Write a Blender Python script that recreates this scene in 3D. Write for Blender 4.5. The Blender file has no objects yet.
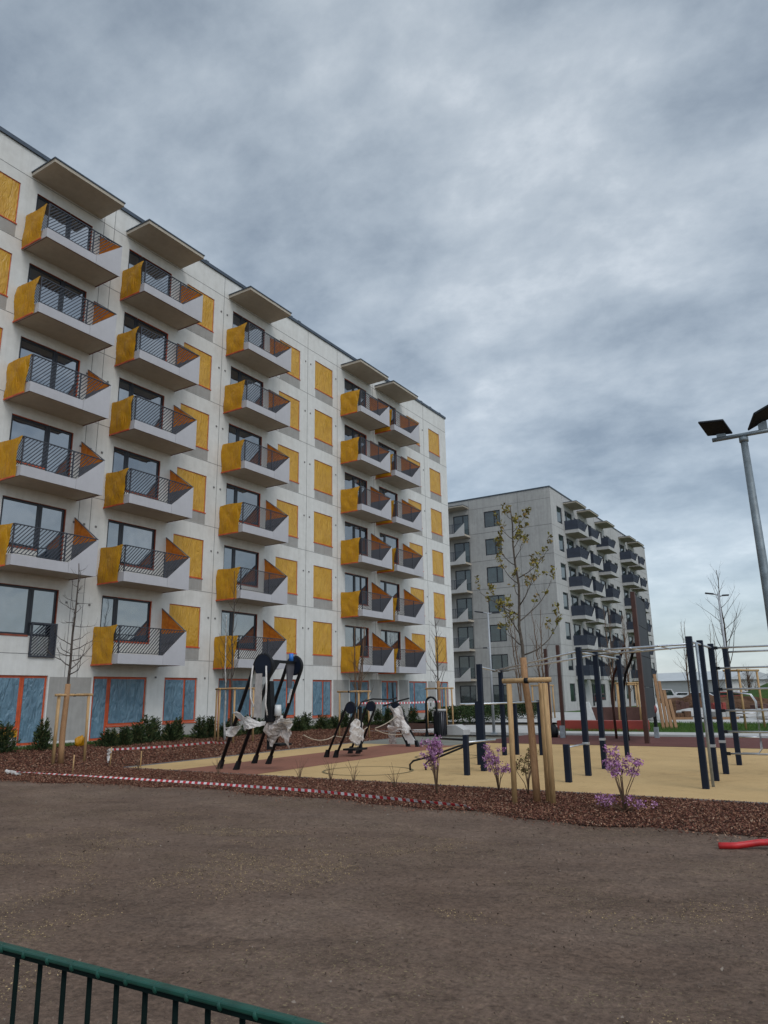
import bpy, math, random
import numpy as np
from mathutils import Vector, Matrix
from math import radians as R, sin, cos, pi
random.seed(7); RNG = np.random.default_rng(7)
scene = bpy.context.scene
col = scene.collection

# ------------------------------------------------------------------ materials
def _m(name):
    m = bpy.data.materials.new(name); m.use_nodes = True
    nt = m.node_tree; b = nt.nodes['Principled BSDF']
    return m, nt, b
def N(nt, t, **k):
    n = nt.nodes.new(t)
    for a, v in k.items():
        if a in n.inputs: n.inputs[a].default_value = v
        else: setattr(n, a, v)
    return n
def ramp(nt, src, stops, interp='LINEAR'):
    r = nt.nodes.new('ShaderNodeValToRGB'); r.color_ramp.interpolation = interp
    e = r.color_ramp.elements
    while len(e) < len(stops): e.new(0.5)
    for i, (p, c) in enumerate(stops):
        e[i].position = p; e[i].color = (*c, 1) if len(c) == 3 else c
    nt.links.new(src, r.inputs[0]); return r.outputs[0]
def noise(nt, scale, detail=5, rough=.55, vec=None, dist=0.0):
    n = nt.nodes.new('ShaderNodeTexNoise'); n.inputs['Scale'].default_value = scale
    n.inputs['Detail'].default_value = detail; n.inputs['Roughness'].default_value = rough
    n.inputs['Distortion'].default_value = dist
    if vec is not None: nt.links.new(vec, n.inputs['Vector'])
    return n.outputs[0]
def coords(nt, sc=(1, 1, 1), kind='Object'):
    t = nt.nodes.new('ShaderNodeTexCoord'); mp = nt.nodes.new('ShaderNodeMapping')
    mp.inputs['Scale'].default_value = sc
    nt.links.new(t.outputs[kind], mp.inputs[0]); return mp.outputs[0]
def mix(nt, fac, a, b, mode='MIX'):
    x = nt.nodes.new('ShaderNodeMix'); x.data_type = 'RGBA'; x.blend_type = mode
    for s, v in ((0, fac), (6, a), (7, b)):
        if hasattr(v, 'is_output'): nt.links.new(v, x.inputs[s])
        else: x.inputs[s].default_value = v if s == 0 else (*v, 1)
    return x.outputs[2]
def bump(nt, b, h, strength=.3, dist=.02):
    n = nt.nodes.new('ShaderNodeBump'); n.inputs['Strength'].default_value = strength
    n.inputs['Distance'].default_value = dist
    nt.links.new(h, n.inputs['Height']); nt.links.new(n.outputs[0], b.inputs['Normal'])
def simple(name, c, rough=.6, var=.15, scale=6, metal=0, bmp=0, spec=None, bscale=60):
    m, nt, b = _m(name); v = coords(nt)
    n = noise(nt, scale, 5, .6, v)
    lo = tuple(x * (1 - var) for x in c); hi = tuple(min(1, x * (1 + var)) for x in c)
    nt.links.new(ramp(nt, n, [(.3, lo), (.7, hi)]), b.inputs['Base Color'])
    b.inputs['Roughness'].default_value = rough; b.inputs['Metallic'].default_value = metal
    if spec is not None: b.inputs['Specular IOR Level'].default_value = spec
    if bmp: bump(nt, b, noise(nt, bscale, 4, .6, v), bmp, .01)
    return m
M = {}
def concrete(name, base, stain, patch, amt=.5, joints=False):
    m, nt, b = _m(name); v = coords(nt)
    n1 = noise(nt, .35, 6, .62, v, .4); n2 = noise(nt, 3.0, 6, .65, v)
    vs = coords(nt, (3.5, 3.5, .22)); n3 = noise(nt, 1.2, 6, .7, vs)
    c = ramp(nt, n1, [(.35, stain), (.62, base)])
    c = mix(nt, amt, c, ramp(nt, n3, [(.36, stain), (.6, base)]))
    c = mix(nt, .35, c, ramp(nt, n2, [(.3, patch), (.65, base)]))
    nt.links.new(c, b.inputs['Base Color']); b.inputs['Roughness'].default_value = .85
    bump(nt, b, noise(nt, 30, 5, .6, v), .25, .01)
    return m
M['white_wall'] = concrete('white_wall', (.68, .67, .635), (.54, .525, .485), (.47, .46, .425), .5)
M['panel'] = concrete('panel', (.46, .45, .465), (.40, .39, .40), (.37, .36, .37), .4)
M['slab'] = concrete('slab', (.48, .425, .345), (.35, .305, .245), (.34, .30, .24), .35)
M['rough'] = concrete('rough', (.36, .345, .32), (.26, .25, .23), (.22, .21, .19), .6)
M['grey_conc'] = concrete('grey_conc', (.42, .41, .385), (.25, .245, .235), (.27, .26, .25), .5)
M['grey_conc2'] = concrete('grey_conc2', (.48, .47, .45), (.34, .33, .32), (.33, .32, .31), .5)
M['joint'] = simple('joint', (.16, .155, .15), .9)
M['cap'] = simple('cap', (.06, .075, .095), .45, .2, 2, metal=.3)
M['dark_frame'] = simple('dark_frame', (.018, .020, .027), .4)
M['orange_frame'] = simple('orange_frame', (.48, .075, .020), .5, .25, 3)
M['rust_tape'] = simple('rust_tape', (.24, .055, .025), .6, .35, 3)
M['red_edge'] = simple('red_edge', (.16, .05, .035), .6, .4, 4)
M['rail'] = simple('rail', (.03, .032, .042), .4)
M['grey_screen'] = simple('grey_screen', (.10, .10, .115), .45, .12, 5)
M['panel_dark'] = simple('panel_dark', (.028, .030, .036), .6, .2, 2, spec=.25)
M['dark_screen'] = simple('dark_screen', (.030, .038, .058), .5, .25, 2)
M['navy'] = simple('navy', (.006, .011, .024), .55, .2, 4, spec=.25)
M['black'] = simple('black', (.008, .009, .011), .55, .2, spec=.25)
M['brown_steel'] = simple('brown_steel', (.055, .018, .012), .5, .3, 3)
M['galv'] = simple('galv', (.33, .37, .40), .45, .22, 9, metal=.6)
M['lamp_pole'] = simple('lamp_pole', (.17, .20, .215), .5, .25, 9, metal=.35)
M['silver'] = simple('silver', (.55, .57, .60), .32, .12, 5, metal=.8)
M['white_pole'] = simple('white_pole', (.34, .36, .38), .5, .1, 5, metal=.1)
M['green_paint'] = simple('green_paint', (.006, .062, .043), .45, .35, 25)
M['green_wire'] = simple('green_wire', (.003, .009, .008), .8, .3, 25, spec=.08)
M['red_plastic'] = simple('red_plastic', (.48, .018, .02), .35, .2, 12)
M['brown_boards'] = simple('brown_boards', (.10, .045, .035), .8, .4, 1)
M['red_wall'] = simple('red_wall', (.26, .035, .025), .6, .25, 1.5)
M['white_plastic'] = simple('white_plastic', (.6, .6, .58), .4, .2, 3)
M['grey_wrap'] = simple('grey_wrap', (.42, .38, .35), .5, .25, 5, bmp=.5, bscale=14)
M['rope'] = simple('rope', (.45, .38, .28), .8, .2, 8)
M['paving'] = concrete('paving', (.50, .49, .47), (.38, .37, .35), (.36, .35, .33), .3)
M['blue_cap'] = simple('blue_cap', (.02, .16, .55), .4, .1)
M['foam'] = simple('foam', (.20, .045, .04), .6, .3)
def wood(name, a, b_, s=1):
    m, nt, b = _m(name); v = coords(nt, (14, 14, 1.2))
    n = noise(nt, 3 * s, 6, .65, v, .6)
    nt.links.new(ramp(nt, n, [(.3, b_), (.65, a)]), b.inputs['Base Color']); b.inputs['Roughness'].default_value = .75
    bump(nt, b, n, .4, .01); return m
M['stake'] = wood('stake', (.52, .33, .15), (.30, .17, .07))
M['reed'] = wood('reed', (.40, .22, .10), (.18, .09, .04), 3)
M['timber'] = wood('timber', (.34, .19, .09), (.20, .10, .05))
M['bark'] = simple('bark', (.065, .05, .04), .9, .4, 18, bmp=.6)
M['bark_near'] = simple('bark_near', (.085, .068, .052), .9, .45, 22, bmp=.6)
M['birch'] = simple('birch', (.42, .40, .37), .8, .4, 9)
M['twig'] = simple('twig', (.12, .07, .04), .9, .3)
def film(name, c, dark, trans, rough=.35, bs=.5, cr=3):
    m, nt, b = _m(name); v = coords(nt, kind='Object')
    n = noise(nt, cr, 6, .6, v, .8)
    cc = ramp(nt, n, [(.3, dark), (.62, c)])
    nt.links.new(cc, b.inputs['Base Color']); b.inputs['Roughness'].default_value = rough
    w = coords(nt, (3.0, 3.0, 1.0)); bump(nt, b, noise(nt, 1.6, 3, .5, w, 1.5), bs, .08)
    if trans:
        t = nt.nodes.new('ShaderNodeBsdfTranslucent'); nt.links.new(cc, t.inputs[0])
        ms = nt.nodes.new('ShaderNodeMixShader'); ms.inputs[0].default_value = trans
        out = nt.nodes['Material Output']
        nt.links.new(b.outputs[0], ms.inputs[1]); nt.links.new(t.outputs[0], ms.inputs[2]); nt.links.new(ms.outputs[0], out.inputs[0])
    return m
M['yellow_film'] = film('yellow_film', (.72, .37, .016), (.64, .29, .011), .35, bs=.9)
M['yellow_win'] = film('yellow_win', (.55, .305, .030), (.47, .24, .020), 0, .40, .9, 2)
M['orange_film'] = film('orange_film', (.62, .20, .018), (.42, .10, .010), .5)
M['blue_film'] = film('blue_film', (.125, .215, .275), (.09, .16, .215), 0, .20, 1.4, 2)
M['bag'] = film('bag', (.80, .76, .72), (.62, .57, .53), .3, .4, .8, 5)
M['clear_bag'] = film('clear_bag', (.58, .51, .47), (.40, .35, .32), .4, .3, .9, 7)
def glass(name, c, ior, wob=.25):
    m, nt, b = _m(name)
    o = nt.nodes.new('ShaderNodeObjectInfo')
    v = coords(nt)
    cc = ramp(nt, noise(nt, .9, 3, .5, v), [(.35, tuple(x * .5 for x in c)), (.65, tuple(x * 1.6 for x in c))])
    nt.links.new(cc, b.inputs['Base Color'])
    b.inputs['Roughness'].default_value = .04; b.inputs['IOR'].default_value = ior
    bump(nt, b, noise(nt, .8, 2, .5, v), wob, .02)
    return m
M['glass'] = glass('glass', (.014, .030, .046), 3.6, .7)
M['glass_far'] = glass('glass_far', (.022, .036, .038), 1.9)

def ground_mat(name, stops, sc, bs, bd, bscale=40, extra=None, stretch=(1, 1, 1), rough=.95, dist=.5):
    m, nt, b = _m(name); v = coords(nt, stretch)
    n = noise(nt, sc, 8, .65, v, dist); fine = noise(nt, bscale, 6, .7, coords(nt))
    c = ramp(nt, n, stops)
    c = mix(nt, .75, c, ramp(nt, fine, [(.3, (.45, .45, .45)), (.7, (1.4, 1.37, 1.33))]), 'MULTIPLY')
    if extra: c = extra(nt, c)
    nt.links.new(c, b.inputs['Base Color']); b.inputs['Roughness'].default_value = rough
    b.inputs['Specular IOR Level'].default_value = .15
    bump(nt, b, fine, bs, bd); return m
def soil_extra(nt, c):
    c = mix(nt, .9, c, ramp(nt, noise(nt, 11, 8, .78, coords(nt)), [(.34, (.62, .60, .58)), (.5, (1, 1, 1)), (.66, (1.22, 1.2, 1.17))]), 'MULTIPLY')
    c = mix(nt, .8, c, ramp(nt, noise(nt, 1.3, 4, .6, coords(nt)), [(.3, (.80, .79, .79)), (.7, (1.14, 1.12, 1.1))]), 'MULTIPLY')
    # pale sandy specks gathered in patches
    sp = noise(nt, 55, 3, .6, coords(nt)); area = noise(nt, .55, 4, .6, coords(nt, (1, 1.6, 1)))
    a = ramp(nt, sp, [(.60, (0, 0, 0)), (.66, (1, 1, 1))]); b_ = ramp(nt, area, [(.46, (0, 0, 0)), (.60, (1, 1, 1))])
    f = mix(nt, 1.0, a, b_, 'MULTIPLY')
    c2 = mix(nt, f, c, (.30, .24, .13))
    t_ = nt.nodes.new('ShaderNodeTexCoord'); m_ = nt.nodes.new('ShaderNodeMapping'); m_.vector_type = 'TEXTURE'
    m_.inputs['Rotation'].default_value = (0, 0, .56); m_.inputs['Scale'].default_value = (2.2, .45, 1); nt.links.new(t_.outputs['Object'], m_.inputs[0])
    st = noise(nt, 1.6, 7, .68, m_.outputs[0], .5)      # drag marks of the rake
    return mix(nt, .85, c2, ramp(nt, st, [(.30, (.78, .77, .76)), (.44, (1, 1, 1)), (.68, (1.12, 1.11, 1.1))]), 'MULTIPLY')
M['soil'] = ground_mat('soil', [(.28, (.135, .092, .068)), (.5, (.168, .118, .090)), (.74, (.205, .150, .118))], .45, .9, .03, 30, soil_extra, (1, 1.6, 1))
M['earth_far'] = ground_mat('earth_far', [(.3, (.08, .075, .055)), (.5, (.12, .105, .08)), (.75, (.17, .15, .12))], .08, .5, .05, 8)
M['mulch_base'] = ground_mat('mulch_base', [(.3, (.035, .016, .011)), (.7, (.085, .040, .028))], 6, .8, .03, 60)
M['grass_base'] = ground_mat('grass_base', [(.3, (.035, .075, .012)), (.7, (.06, .12, .022))], 1.2, .6, .03, 50)
M['gravel'] = ground_mat('gravel', [(.3, (.45, .44, .42)), (.7, (.65, .64, .61))], 3, .6, .02, 60)
M['heap'] = ground_mat('heap', [(.3, (.07, .04, .025)), (.7, (.16, .09, .055))], 2, .8, .05, 14)
def rubber(name, a, b_):
    m, nt, b = _m(name); v = coords(nt)
    c = ramp(nt, noise(nt, .45, 6, .6, v, .5), [(.3, a), (.7, b_)])
    g = noise(nt, 190, 2, .6, v)
    c = mix(nt, .6, c, ramp(nt, g, [(.35, (.72, .72, .72)), (.65, (1.22, 1.22, 1.22))]), 'MULTIPLY')
    d = ramp(nt, noise(nt, 1.6, 6, .7, coords(nt, (1, 1, 1)), 1.2), [(.30, (.80, .79, .77)), (.46, (1, 1, 1))])
    c = mix(nt, 1, c, d, 'MULTIPLY')
    nt.links.new(c, b.inputs['Base Color']); b.inputs['Roughness'].default_value = .9
    b.inputs['Specular IOR Level'].default_value = .2
    bump(nt, b, g, .5, .006); return m
M['rub_yellow'] = rubber('rub_yellow', (.47, .315, .145), (.57, .39, .185))
M['rub_red'] = rubber('rub_red', (.235, .105, .070), (.28, .125, .085))
M['rub_darkred'] = rubber('rub_darkred', (.115, .045, .038), (.15, .06, .05))
M['rub_grey'] = rubber('rub_grey', (.17, .17, .145), (.22, .22, .19))
M['circle_line'] = rubber('circle_line', (.17, .14, .07), (.20, .165, .085))
def island(name, stops, rough=.9):
    m, nt, b = _m(name); g = nt.nodes.new('ShaderNodeNewGeometry')
    nt.links.new(ramp(nt, g.outputs['Random Per Island'], stops), b.inputs['Base Color'])
    b.inputs['Roughness'].default_value = rough; b.inputs['Specular IOR Level'].default_value = .2
    return m
M['chips'] = island('chips', [(0, (.055, .022, .014)), (.35, (.135, .050, .034)), (.65, (.21, .090, .056)), (.9, (.31, .165, .10)), (1, (.42, .29, .20))])
M['clods'] = island('clods', [(0, (.09, .065, .05)), (.6, (.15, .11, .085)), (.95, (.20, .155, .12)), (1, (.27, .23, .19))])
M['straw'] = island('straw', [(0, (.26, .18, .09)), (1, (.50, .37, .19))])
M['grass'] = island('grass', [(0, (.035, .075, .012)), (.6, (.06, .12, .02)), (1, (.11, .16, .04))])
M['conifer'] = island('conifer', [(0, (.014, .030, .012)), (.5, (.034, .055, .020)), (.85, (.08, .10, .036)), (1, (.13, .10, .045))])
M['hedge'] = island('hedge', [(0, (.012, .026, .010)), (.6, (.03, .055, .018)), (1, (.07, .085, .03))])
M['buds'] = island('buds', [(0, (.11, .10, .025)), (.6, (.23, .20, .04)), (1, (.30, .19, .07))])
M['blossom'] = island('blossom', [(0, (.24, .085, .21)), (.6, (.42, .19, .36)), (1, (.56, .34, .50))])
M['dull_leaf'] = island('dull_leaf', [(0, (.09, .09, .03)), (.6, (.17, .12, .05)), (1, (.22, .10, .08))])
def tape_mat():
    m, nt, b = _m('barrier_tape'); t = nt.nodes.new('ShaderNodeTexCoord')
    sp = nt.nodes.new('ShaderNodeSeparateXYZ'); nt.links.new(t.outputs['UV'], sp.inputs[0])
    f = N(nt, 'ShaderNodeMath', operation='FRACT'); nt.links.new(sp.outputs[0], f.inputs[0])
    g = N(nt, 'ShaderNodeMath', operation='GREATER_THAN'); nt.links.new(f.outputs[0], g.inputs[0]); g.inputs[1].default_value = .5
    nt.links.new(mix(nt, g.outputs[0], (.62, .60, .60), (.50, .03, .04)), b.inputs['Base Color']); b.inputs['Roughness'].default_value = .4
    return m
M['tape'] = tape_mat()

# ------------------------------------------------------------------ mesh builder
class MB:
    def __init__(s): s.v = []; s.f = []; s.uv = None
    def quad(s, a, b, c, d):
        n = len(s.v); s.v += [tuple(a), tuple(b), tuple(c), tuple(d)]; s.f.append((n, n+1, n+2, n+3)); return s
    def poly(s, pts):
        n = len(s.v); s.v += [tuple(p) for p in pts]; s.f.append(tuple(range(n, n+len(pts)))); return s
    def box(s, x0, x1, y0, y1, z0, z1):
        n = len(s.v)
        s.v += [(x0,y0,z0),(x1,y0,z0),(x1,y1,z0),(x0,y1,z0),(x0,y0,z1),(x1,y0,z1),(x1,y1,z1),(x0,y1,z1)]
        s.f += [tuple(n+i for i in q) for q in ((0,3,2,1),(4,5,6,7),(0,1,5,4),(1,2,6,5),(2,3,7,6),(3,0,4,7))]; return s
    def bar(s, a, b, w, h=None, up=(0,0,1)):
        a = Vector(a); b = Vector(b); h = h or w; d = (b-a).normalized(); u = Vector(up)
        if abs(d.dot(u)) > .99: u = Vector((1,0,0))
        r = d.cross(u).normalized(); u = r.cross(d)
        n = len(s.v)
        for p in (a, b):
            for i, j in ((-1,-1),(1,-1),(1,1),(-1,1)): s.v.append(tuple(p + r*(i*w/2) + u*(j*h/2)))
        s.f += [tuple(n+i for i in q) for q in ((3,2,1,0),(4,5,6,7),(0,1,5,4),(1,2,6,5),(2,3,7,6),(3,0,4,7))]; return s
    def tube(s, pts, r, k=8):
        pts = [Vector(p) for p in pts]; n0 = len(s.v); m = len(pts)
        rs = r if isinstance(r, (list, tuple)) else [r]*m
        ref = Vector((0,0,1)); d0 = (pts[1]-pts[0]).normalized()
        if abs(d0.z) > .9: ref = Vector((1,0,0))
        for i, p in enumerate(pts):
            d = (pts[min(i+1,m-1)]-pts[max(i-1,0)]).normalized()
            u = d.cross(ref)
            if u.length < 1e-4: u = d.cross(Vector((0,1,0)))
            u.normalize(); w = u.cross(d); ref = -w if False else ref
            for j in range(k):
                a = 2*pi*j/k; s.v.append(tuple(p + (u*cos(a) + w*sin(a))*rs[i]))
        for i in range(m-1):
            for j in range(k):
                a = n0+i*k+j; b = n0+i*k+(j+1)%k; s.f.append((a, b, b+k, a+k))
        s.f.append(tuple(n0+j for j in range(k))[::-1]); s.f.append(tuple(n0+(m-1)*k+j for j in range(k))); return s
    def prism(s, poly, off):
        n = len(s.v); k = len(poly); off = Vector(off)
        s.v += [tuple(p) for p in poly] + [tuple(Vector(p)+off) for p in poly]
        s.f.append(tuple(n+i for i in range(k))[::-1]); s.f.append(tuple(n+k+i for i in range(k)))
        for i in range(k): j = (i+1) % k; s.f.append((n+i, n+j, n+k+j, n+k+i))
        return s
    def grid(s, fn, nu, nv):
        n = len(s.v)
        for i in range(nu+1):
            for j in range(nv+1): s.v.append(tuple(fn(i/nu, j/nv)))
        for i in range(nu):
            for j in range(nv):
                a = n+i*(nv+1)+j; s.f.append((a, a+nv+1, a+nv+2, a+1))
        return s
    def blob(s, c, r, seed=0, amp=.2, nu=14, nv=9):
        rnd = random.Random(seed); ph = [rnd.uniform(0, 6) for _ in range(6)]
        c = Vector(c); r = Vector(r if hasattr(r, '__len__') else (r, r, r))
        def fn(u, v):
            a = u*2*pi; t = v*pi
            k = 1 + amp*(sin(3*a+ph[0])*sin(2*t+ph[1])*.5 + sin(5*a+ph[2])*sin(4*t+ph[3])*.35 + sin(2*a+ph[4])*sin(t)*.4)
            return (c.x + r.x*k*sin(t)*cos(a), c.y + r.y*k*sin(t)*sin(a), c.z - r.z*k*cos(t))
        return s.grid(fn, nu, nv)
    def build(s, name, mat, parent=None, smooth=False, label=None, bevel=0):
        me = bpy.data.meshes.new(name); me.from_pydata(s.v, [], s.f); me.materials.append(M[mat] if isinstance(mat, str) else mat)
        if smooth: me.shade_smooth()
        o = bpy.data.objects.new(name, me); col.objects.link(o)
        if parent is not None: o.parent = parent
        if label: o['label'] = label
        if bevel:
            b = o.modifiers.new('bevel', 'BEVEL'); b.width = bevel; b.segments = 2; b.limit_method = 'ANGLE'
        return o
def thing(name, label, cat, loc=(0,0,0), rz=0, group=None):
    o = bpy.data.objects.new(name, None); col.objects.link(o); o.empty_display_size = .2
    o.location = loc; o.rotation_euler = (0, 0, rz); o['label'] = label; o['category'] = cat
    if group: o['group'] = group
    return o
def tag(o, label, cat, group=None, kind=None):
    o['label'] = label; o['category'] = cat
    if group: o['group'] = group
    if kind: o['kind'] = kind
    return o
def copy_part(o, parent, loc=None, label=None):
    c = o.copy(); col.objects.link(c); c.parent = parent
    if loc is not None: c.location = loc
    if label: c['label'] = label
    for ch in o.children: copy_part(ch, c)
    return c
def fast_mesh(name, V, F, mat, parent=None):
    me = bpy.data.meshes.new(name); k = F.shape[1]
    me.vertices.add(len(V)); me.vertices.foreach_set('co', V.astype(np.float32).ravel())
    me.loops.add(F.size); me.loops.foreach_set('vertex_index', F.astype(np.int32).ravel())
    me.polygons.add(len(F)); me.polygons.foreach_set('loop_start', (np.arange(len(F))*k).astype(np.int32))
    me.update(calc_edges=True); me.materials.append(M[mat])
    o = bpy.data.objects.new(name, me); col.objects.link(o)
    if parent is not None: o.parent = parent
    return o
def quads_cloud(P, size, flat=.35, aspect=(.35, .8), up=None):
    """many small bent-free quads with random orientation; P (n,3), size (n,)"""
    n = len(P); a = RNG.normal(size=(n, 3)); a[:, 2] *= flat; a /= np.linalg.norm(a, axis=1)[:, None]
    b = RNG.normal(size=(n, 3)); b[:, 2] *= flat; b -= (b*a).sum(1)[:, None]*a; b /= np.linalg.norm(b, axis=1)[:, None]
    if up is not None: a = up / np.linalg.norm(up, axis=1)[:, None]; b -= (b*a).sum(1)[:, None]*a; b /= np.linalg.norm(b, axis=1)[:, None]
    l = size[:, None]*.5; w = l*RNG.uniform(*aspect, size=(n, 1))
    V = np.stack([P-a*l-b*w*.6, P-a*l*.2+b*w*-1, P+a*l, P+a*l*.1+b*w], 1).reshape(-1, 3)
    F = np.arange(4*n).reshape(-1, 4); return V, F

# ------------------------------------------------------------------ buildings
FH = 2.9; WX = -23.107
def facade(mb, ymin, ymax, zmin, zmax, holes, depth=.16, x=0.0):
    """wall sheet in the local yz plane with real openings and reveals"""
    ys = sorted({ymin, ymax, *[h[0] for h in holes], *[h[1] for h in holes]})
    zs = sorted({zmin, zmax, *[h[2] for h in holes], *[h[3] for h in holes]})
    idx = {}
    def vid(i, j):
        if (i, j) not in idx: idx[(i, j)] = len(mb.v); mb.v.append((x, ys[i], zs[j]))
        return idx[(i, j)]
    for i in range(len(ys)-1):
        yc = (ys[i]+ys[i+1])/2; hs = [h for h in holes if h[0] < yc < h[1]]
        for j in range(len(zs)-1):
            zc = (zs[j]+zs[j+1])/2
            if any(h[2] < zc < h[3] for h in hs): continue
            mb.f.append((vid(i, j), vid(i+1, j), vid(i+1, j+1), vid(i, j+1)))
    for (a, b, c, d) in holes:
        mb.quad((x-depth, a, c), (x-depth, b, c), (x, b, c), (x, a, c)); mb.quad((x, a, d), (x, b, d), (x-depth, b, d), (x-depth, a, d))
        na = [h for h in holes if abs(h[1]-a) < 1e-6 and h[2] < d and h[3] > c]; nb = [h for h in holes if abs(h[0]-b) < 1e-6 and h[2] < d and h[3] > c]
        da = na[0][2] if na else d; db = nb[0][2] if nb else d
        if da > c: mb.quad((x, a, c), (x, a, da), (x-depth, a, da), (x-depth, a, c))
        if db > c: mb.quad((x-depth, b, c), (x-depth, b, db), (x, b, db), (x, b, c))
def frame_rect(mb, y0, y1, z0, z1, w, x0, x1):
    mb.box(x0, x1, y0, y0+w, z0, z1); mb.box(x0, x1, y1-w, y1, z0, z1)
    mb.box(x0, x1, y0+w, y1-w, z0, z0+w); mb.box(x0, x1, y0+w, y1-w, z1-w, z1)
def wrinkled(y0, y1, z0, z1, x, seed, amp=.012, nu=12, nv=14, sag=0):
    rnd = random.Random(seed); ks = [(rnd.uniform(2, 9), rnd.uniform(-6, 6), rnd.uniform(0, 6), rnd.uniform(.3, 1)) for _ in range(4)]
    mb = MB()
    def fn(u, v):
        e = min(u, 1-u, v, 1-v)*6; e = min(1, e)
        d = sum(a*sin(p*u+q*v+r) for p, q, r, a in ks)*amp*e
        return (x+d, y0+(y1-y0)*u, z0+(z1-z0)*v)
    return mb.grid(fn, nu, nv)
def window(parent, y0, y1, z0, z1, style, seed=0, mull=(), name='window', label=None, edge=True):
    """style: dark (bare glass), yellow (filmed), blue (filmed), far"""
    g = .004
    f = MB(); w = .095 if style == 'blue' else .085; frame_rect(f, y0+g, y1-g, z0+g, z1-g, w, -.13, -.06)
    for m in mull: f.box(-.13, -.06, y0+(y1-y0)*m-.05, y0+(y1-y0)*m+.05, z0+w+g, z1-w-g)
    fo = f.build(name, 'orange_frame' if style in ('blue',) else 'dark_frame', parent, label=label)
    if style != 'yellow':
        p = MB(); p.box(-.105, -.095, y0+w*.8, y1-w*.8, z0+w*.8, z1-w*.8); p.build('pane', 'glass_far' if style == 'far' else 'glass', fo)
    if style == 'dark':
        o = MB(); t = .03
        if edge: o.prism([(-.058, y0+t, z1-g), (-.058, y0+t, z1-.02), (-.058, y1-t, z1-.02), (-.058, y1-t, z0+g), (-.058, y1-g, z0+g), (-.058, y1-g, z1-g)], (.054, 0, 0))
        else: o.box(-.058, -.004, y0+t, y1-t, z1-.02, z1-g)
        if name == 'window': o.box(-.058, .02, y0+.01, y1-t, z0-.03, z0+t*.9)
        o.build('edge_tape', 'orange_frame' if seed % 4 == 0 else 'rust_tape', fo)
    if style == 'yellow':
        o = MB(); frame_rect(o, y0+.006, y1-.006, z0+.006, z1-.006, .026, -.055, -.028); o.box(-.05, .03, y0-.02, y1+.02, z0-.035, z0+.004); o.build('edge_tape', 'orange_frame', fo)
        wrinkled(y0+.03, y1-.03, z0+.022, z1-.022, -.035, seed, .012, 16, 18).build('protective_film', 'yellow_win', fo, True)
    if style == 'blue':
        ed = [0, *mull, 1]
        for i in range(len(ed)-1):
            a = y0+(y1-y0)*ed[i]+(.085 if i == 0 else .05); b = y0+(y1-y0)*ed[i+1]-(.085 if i == len(ed)-2 else .05)
            wrinkled(a, b, z0+.085, z1-.085, -.045, seed*5+i, .009, 18, 20).build('protective_film', 'blue_film', fo, True)
        s = MB(); s.box(-.05, .035, y0-.02, y1+.02, z0-.045, z0-.002); s.build('sill', 'orange_frame', fo)
    return fo
BD = 1.40
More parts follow.
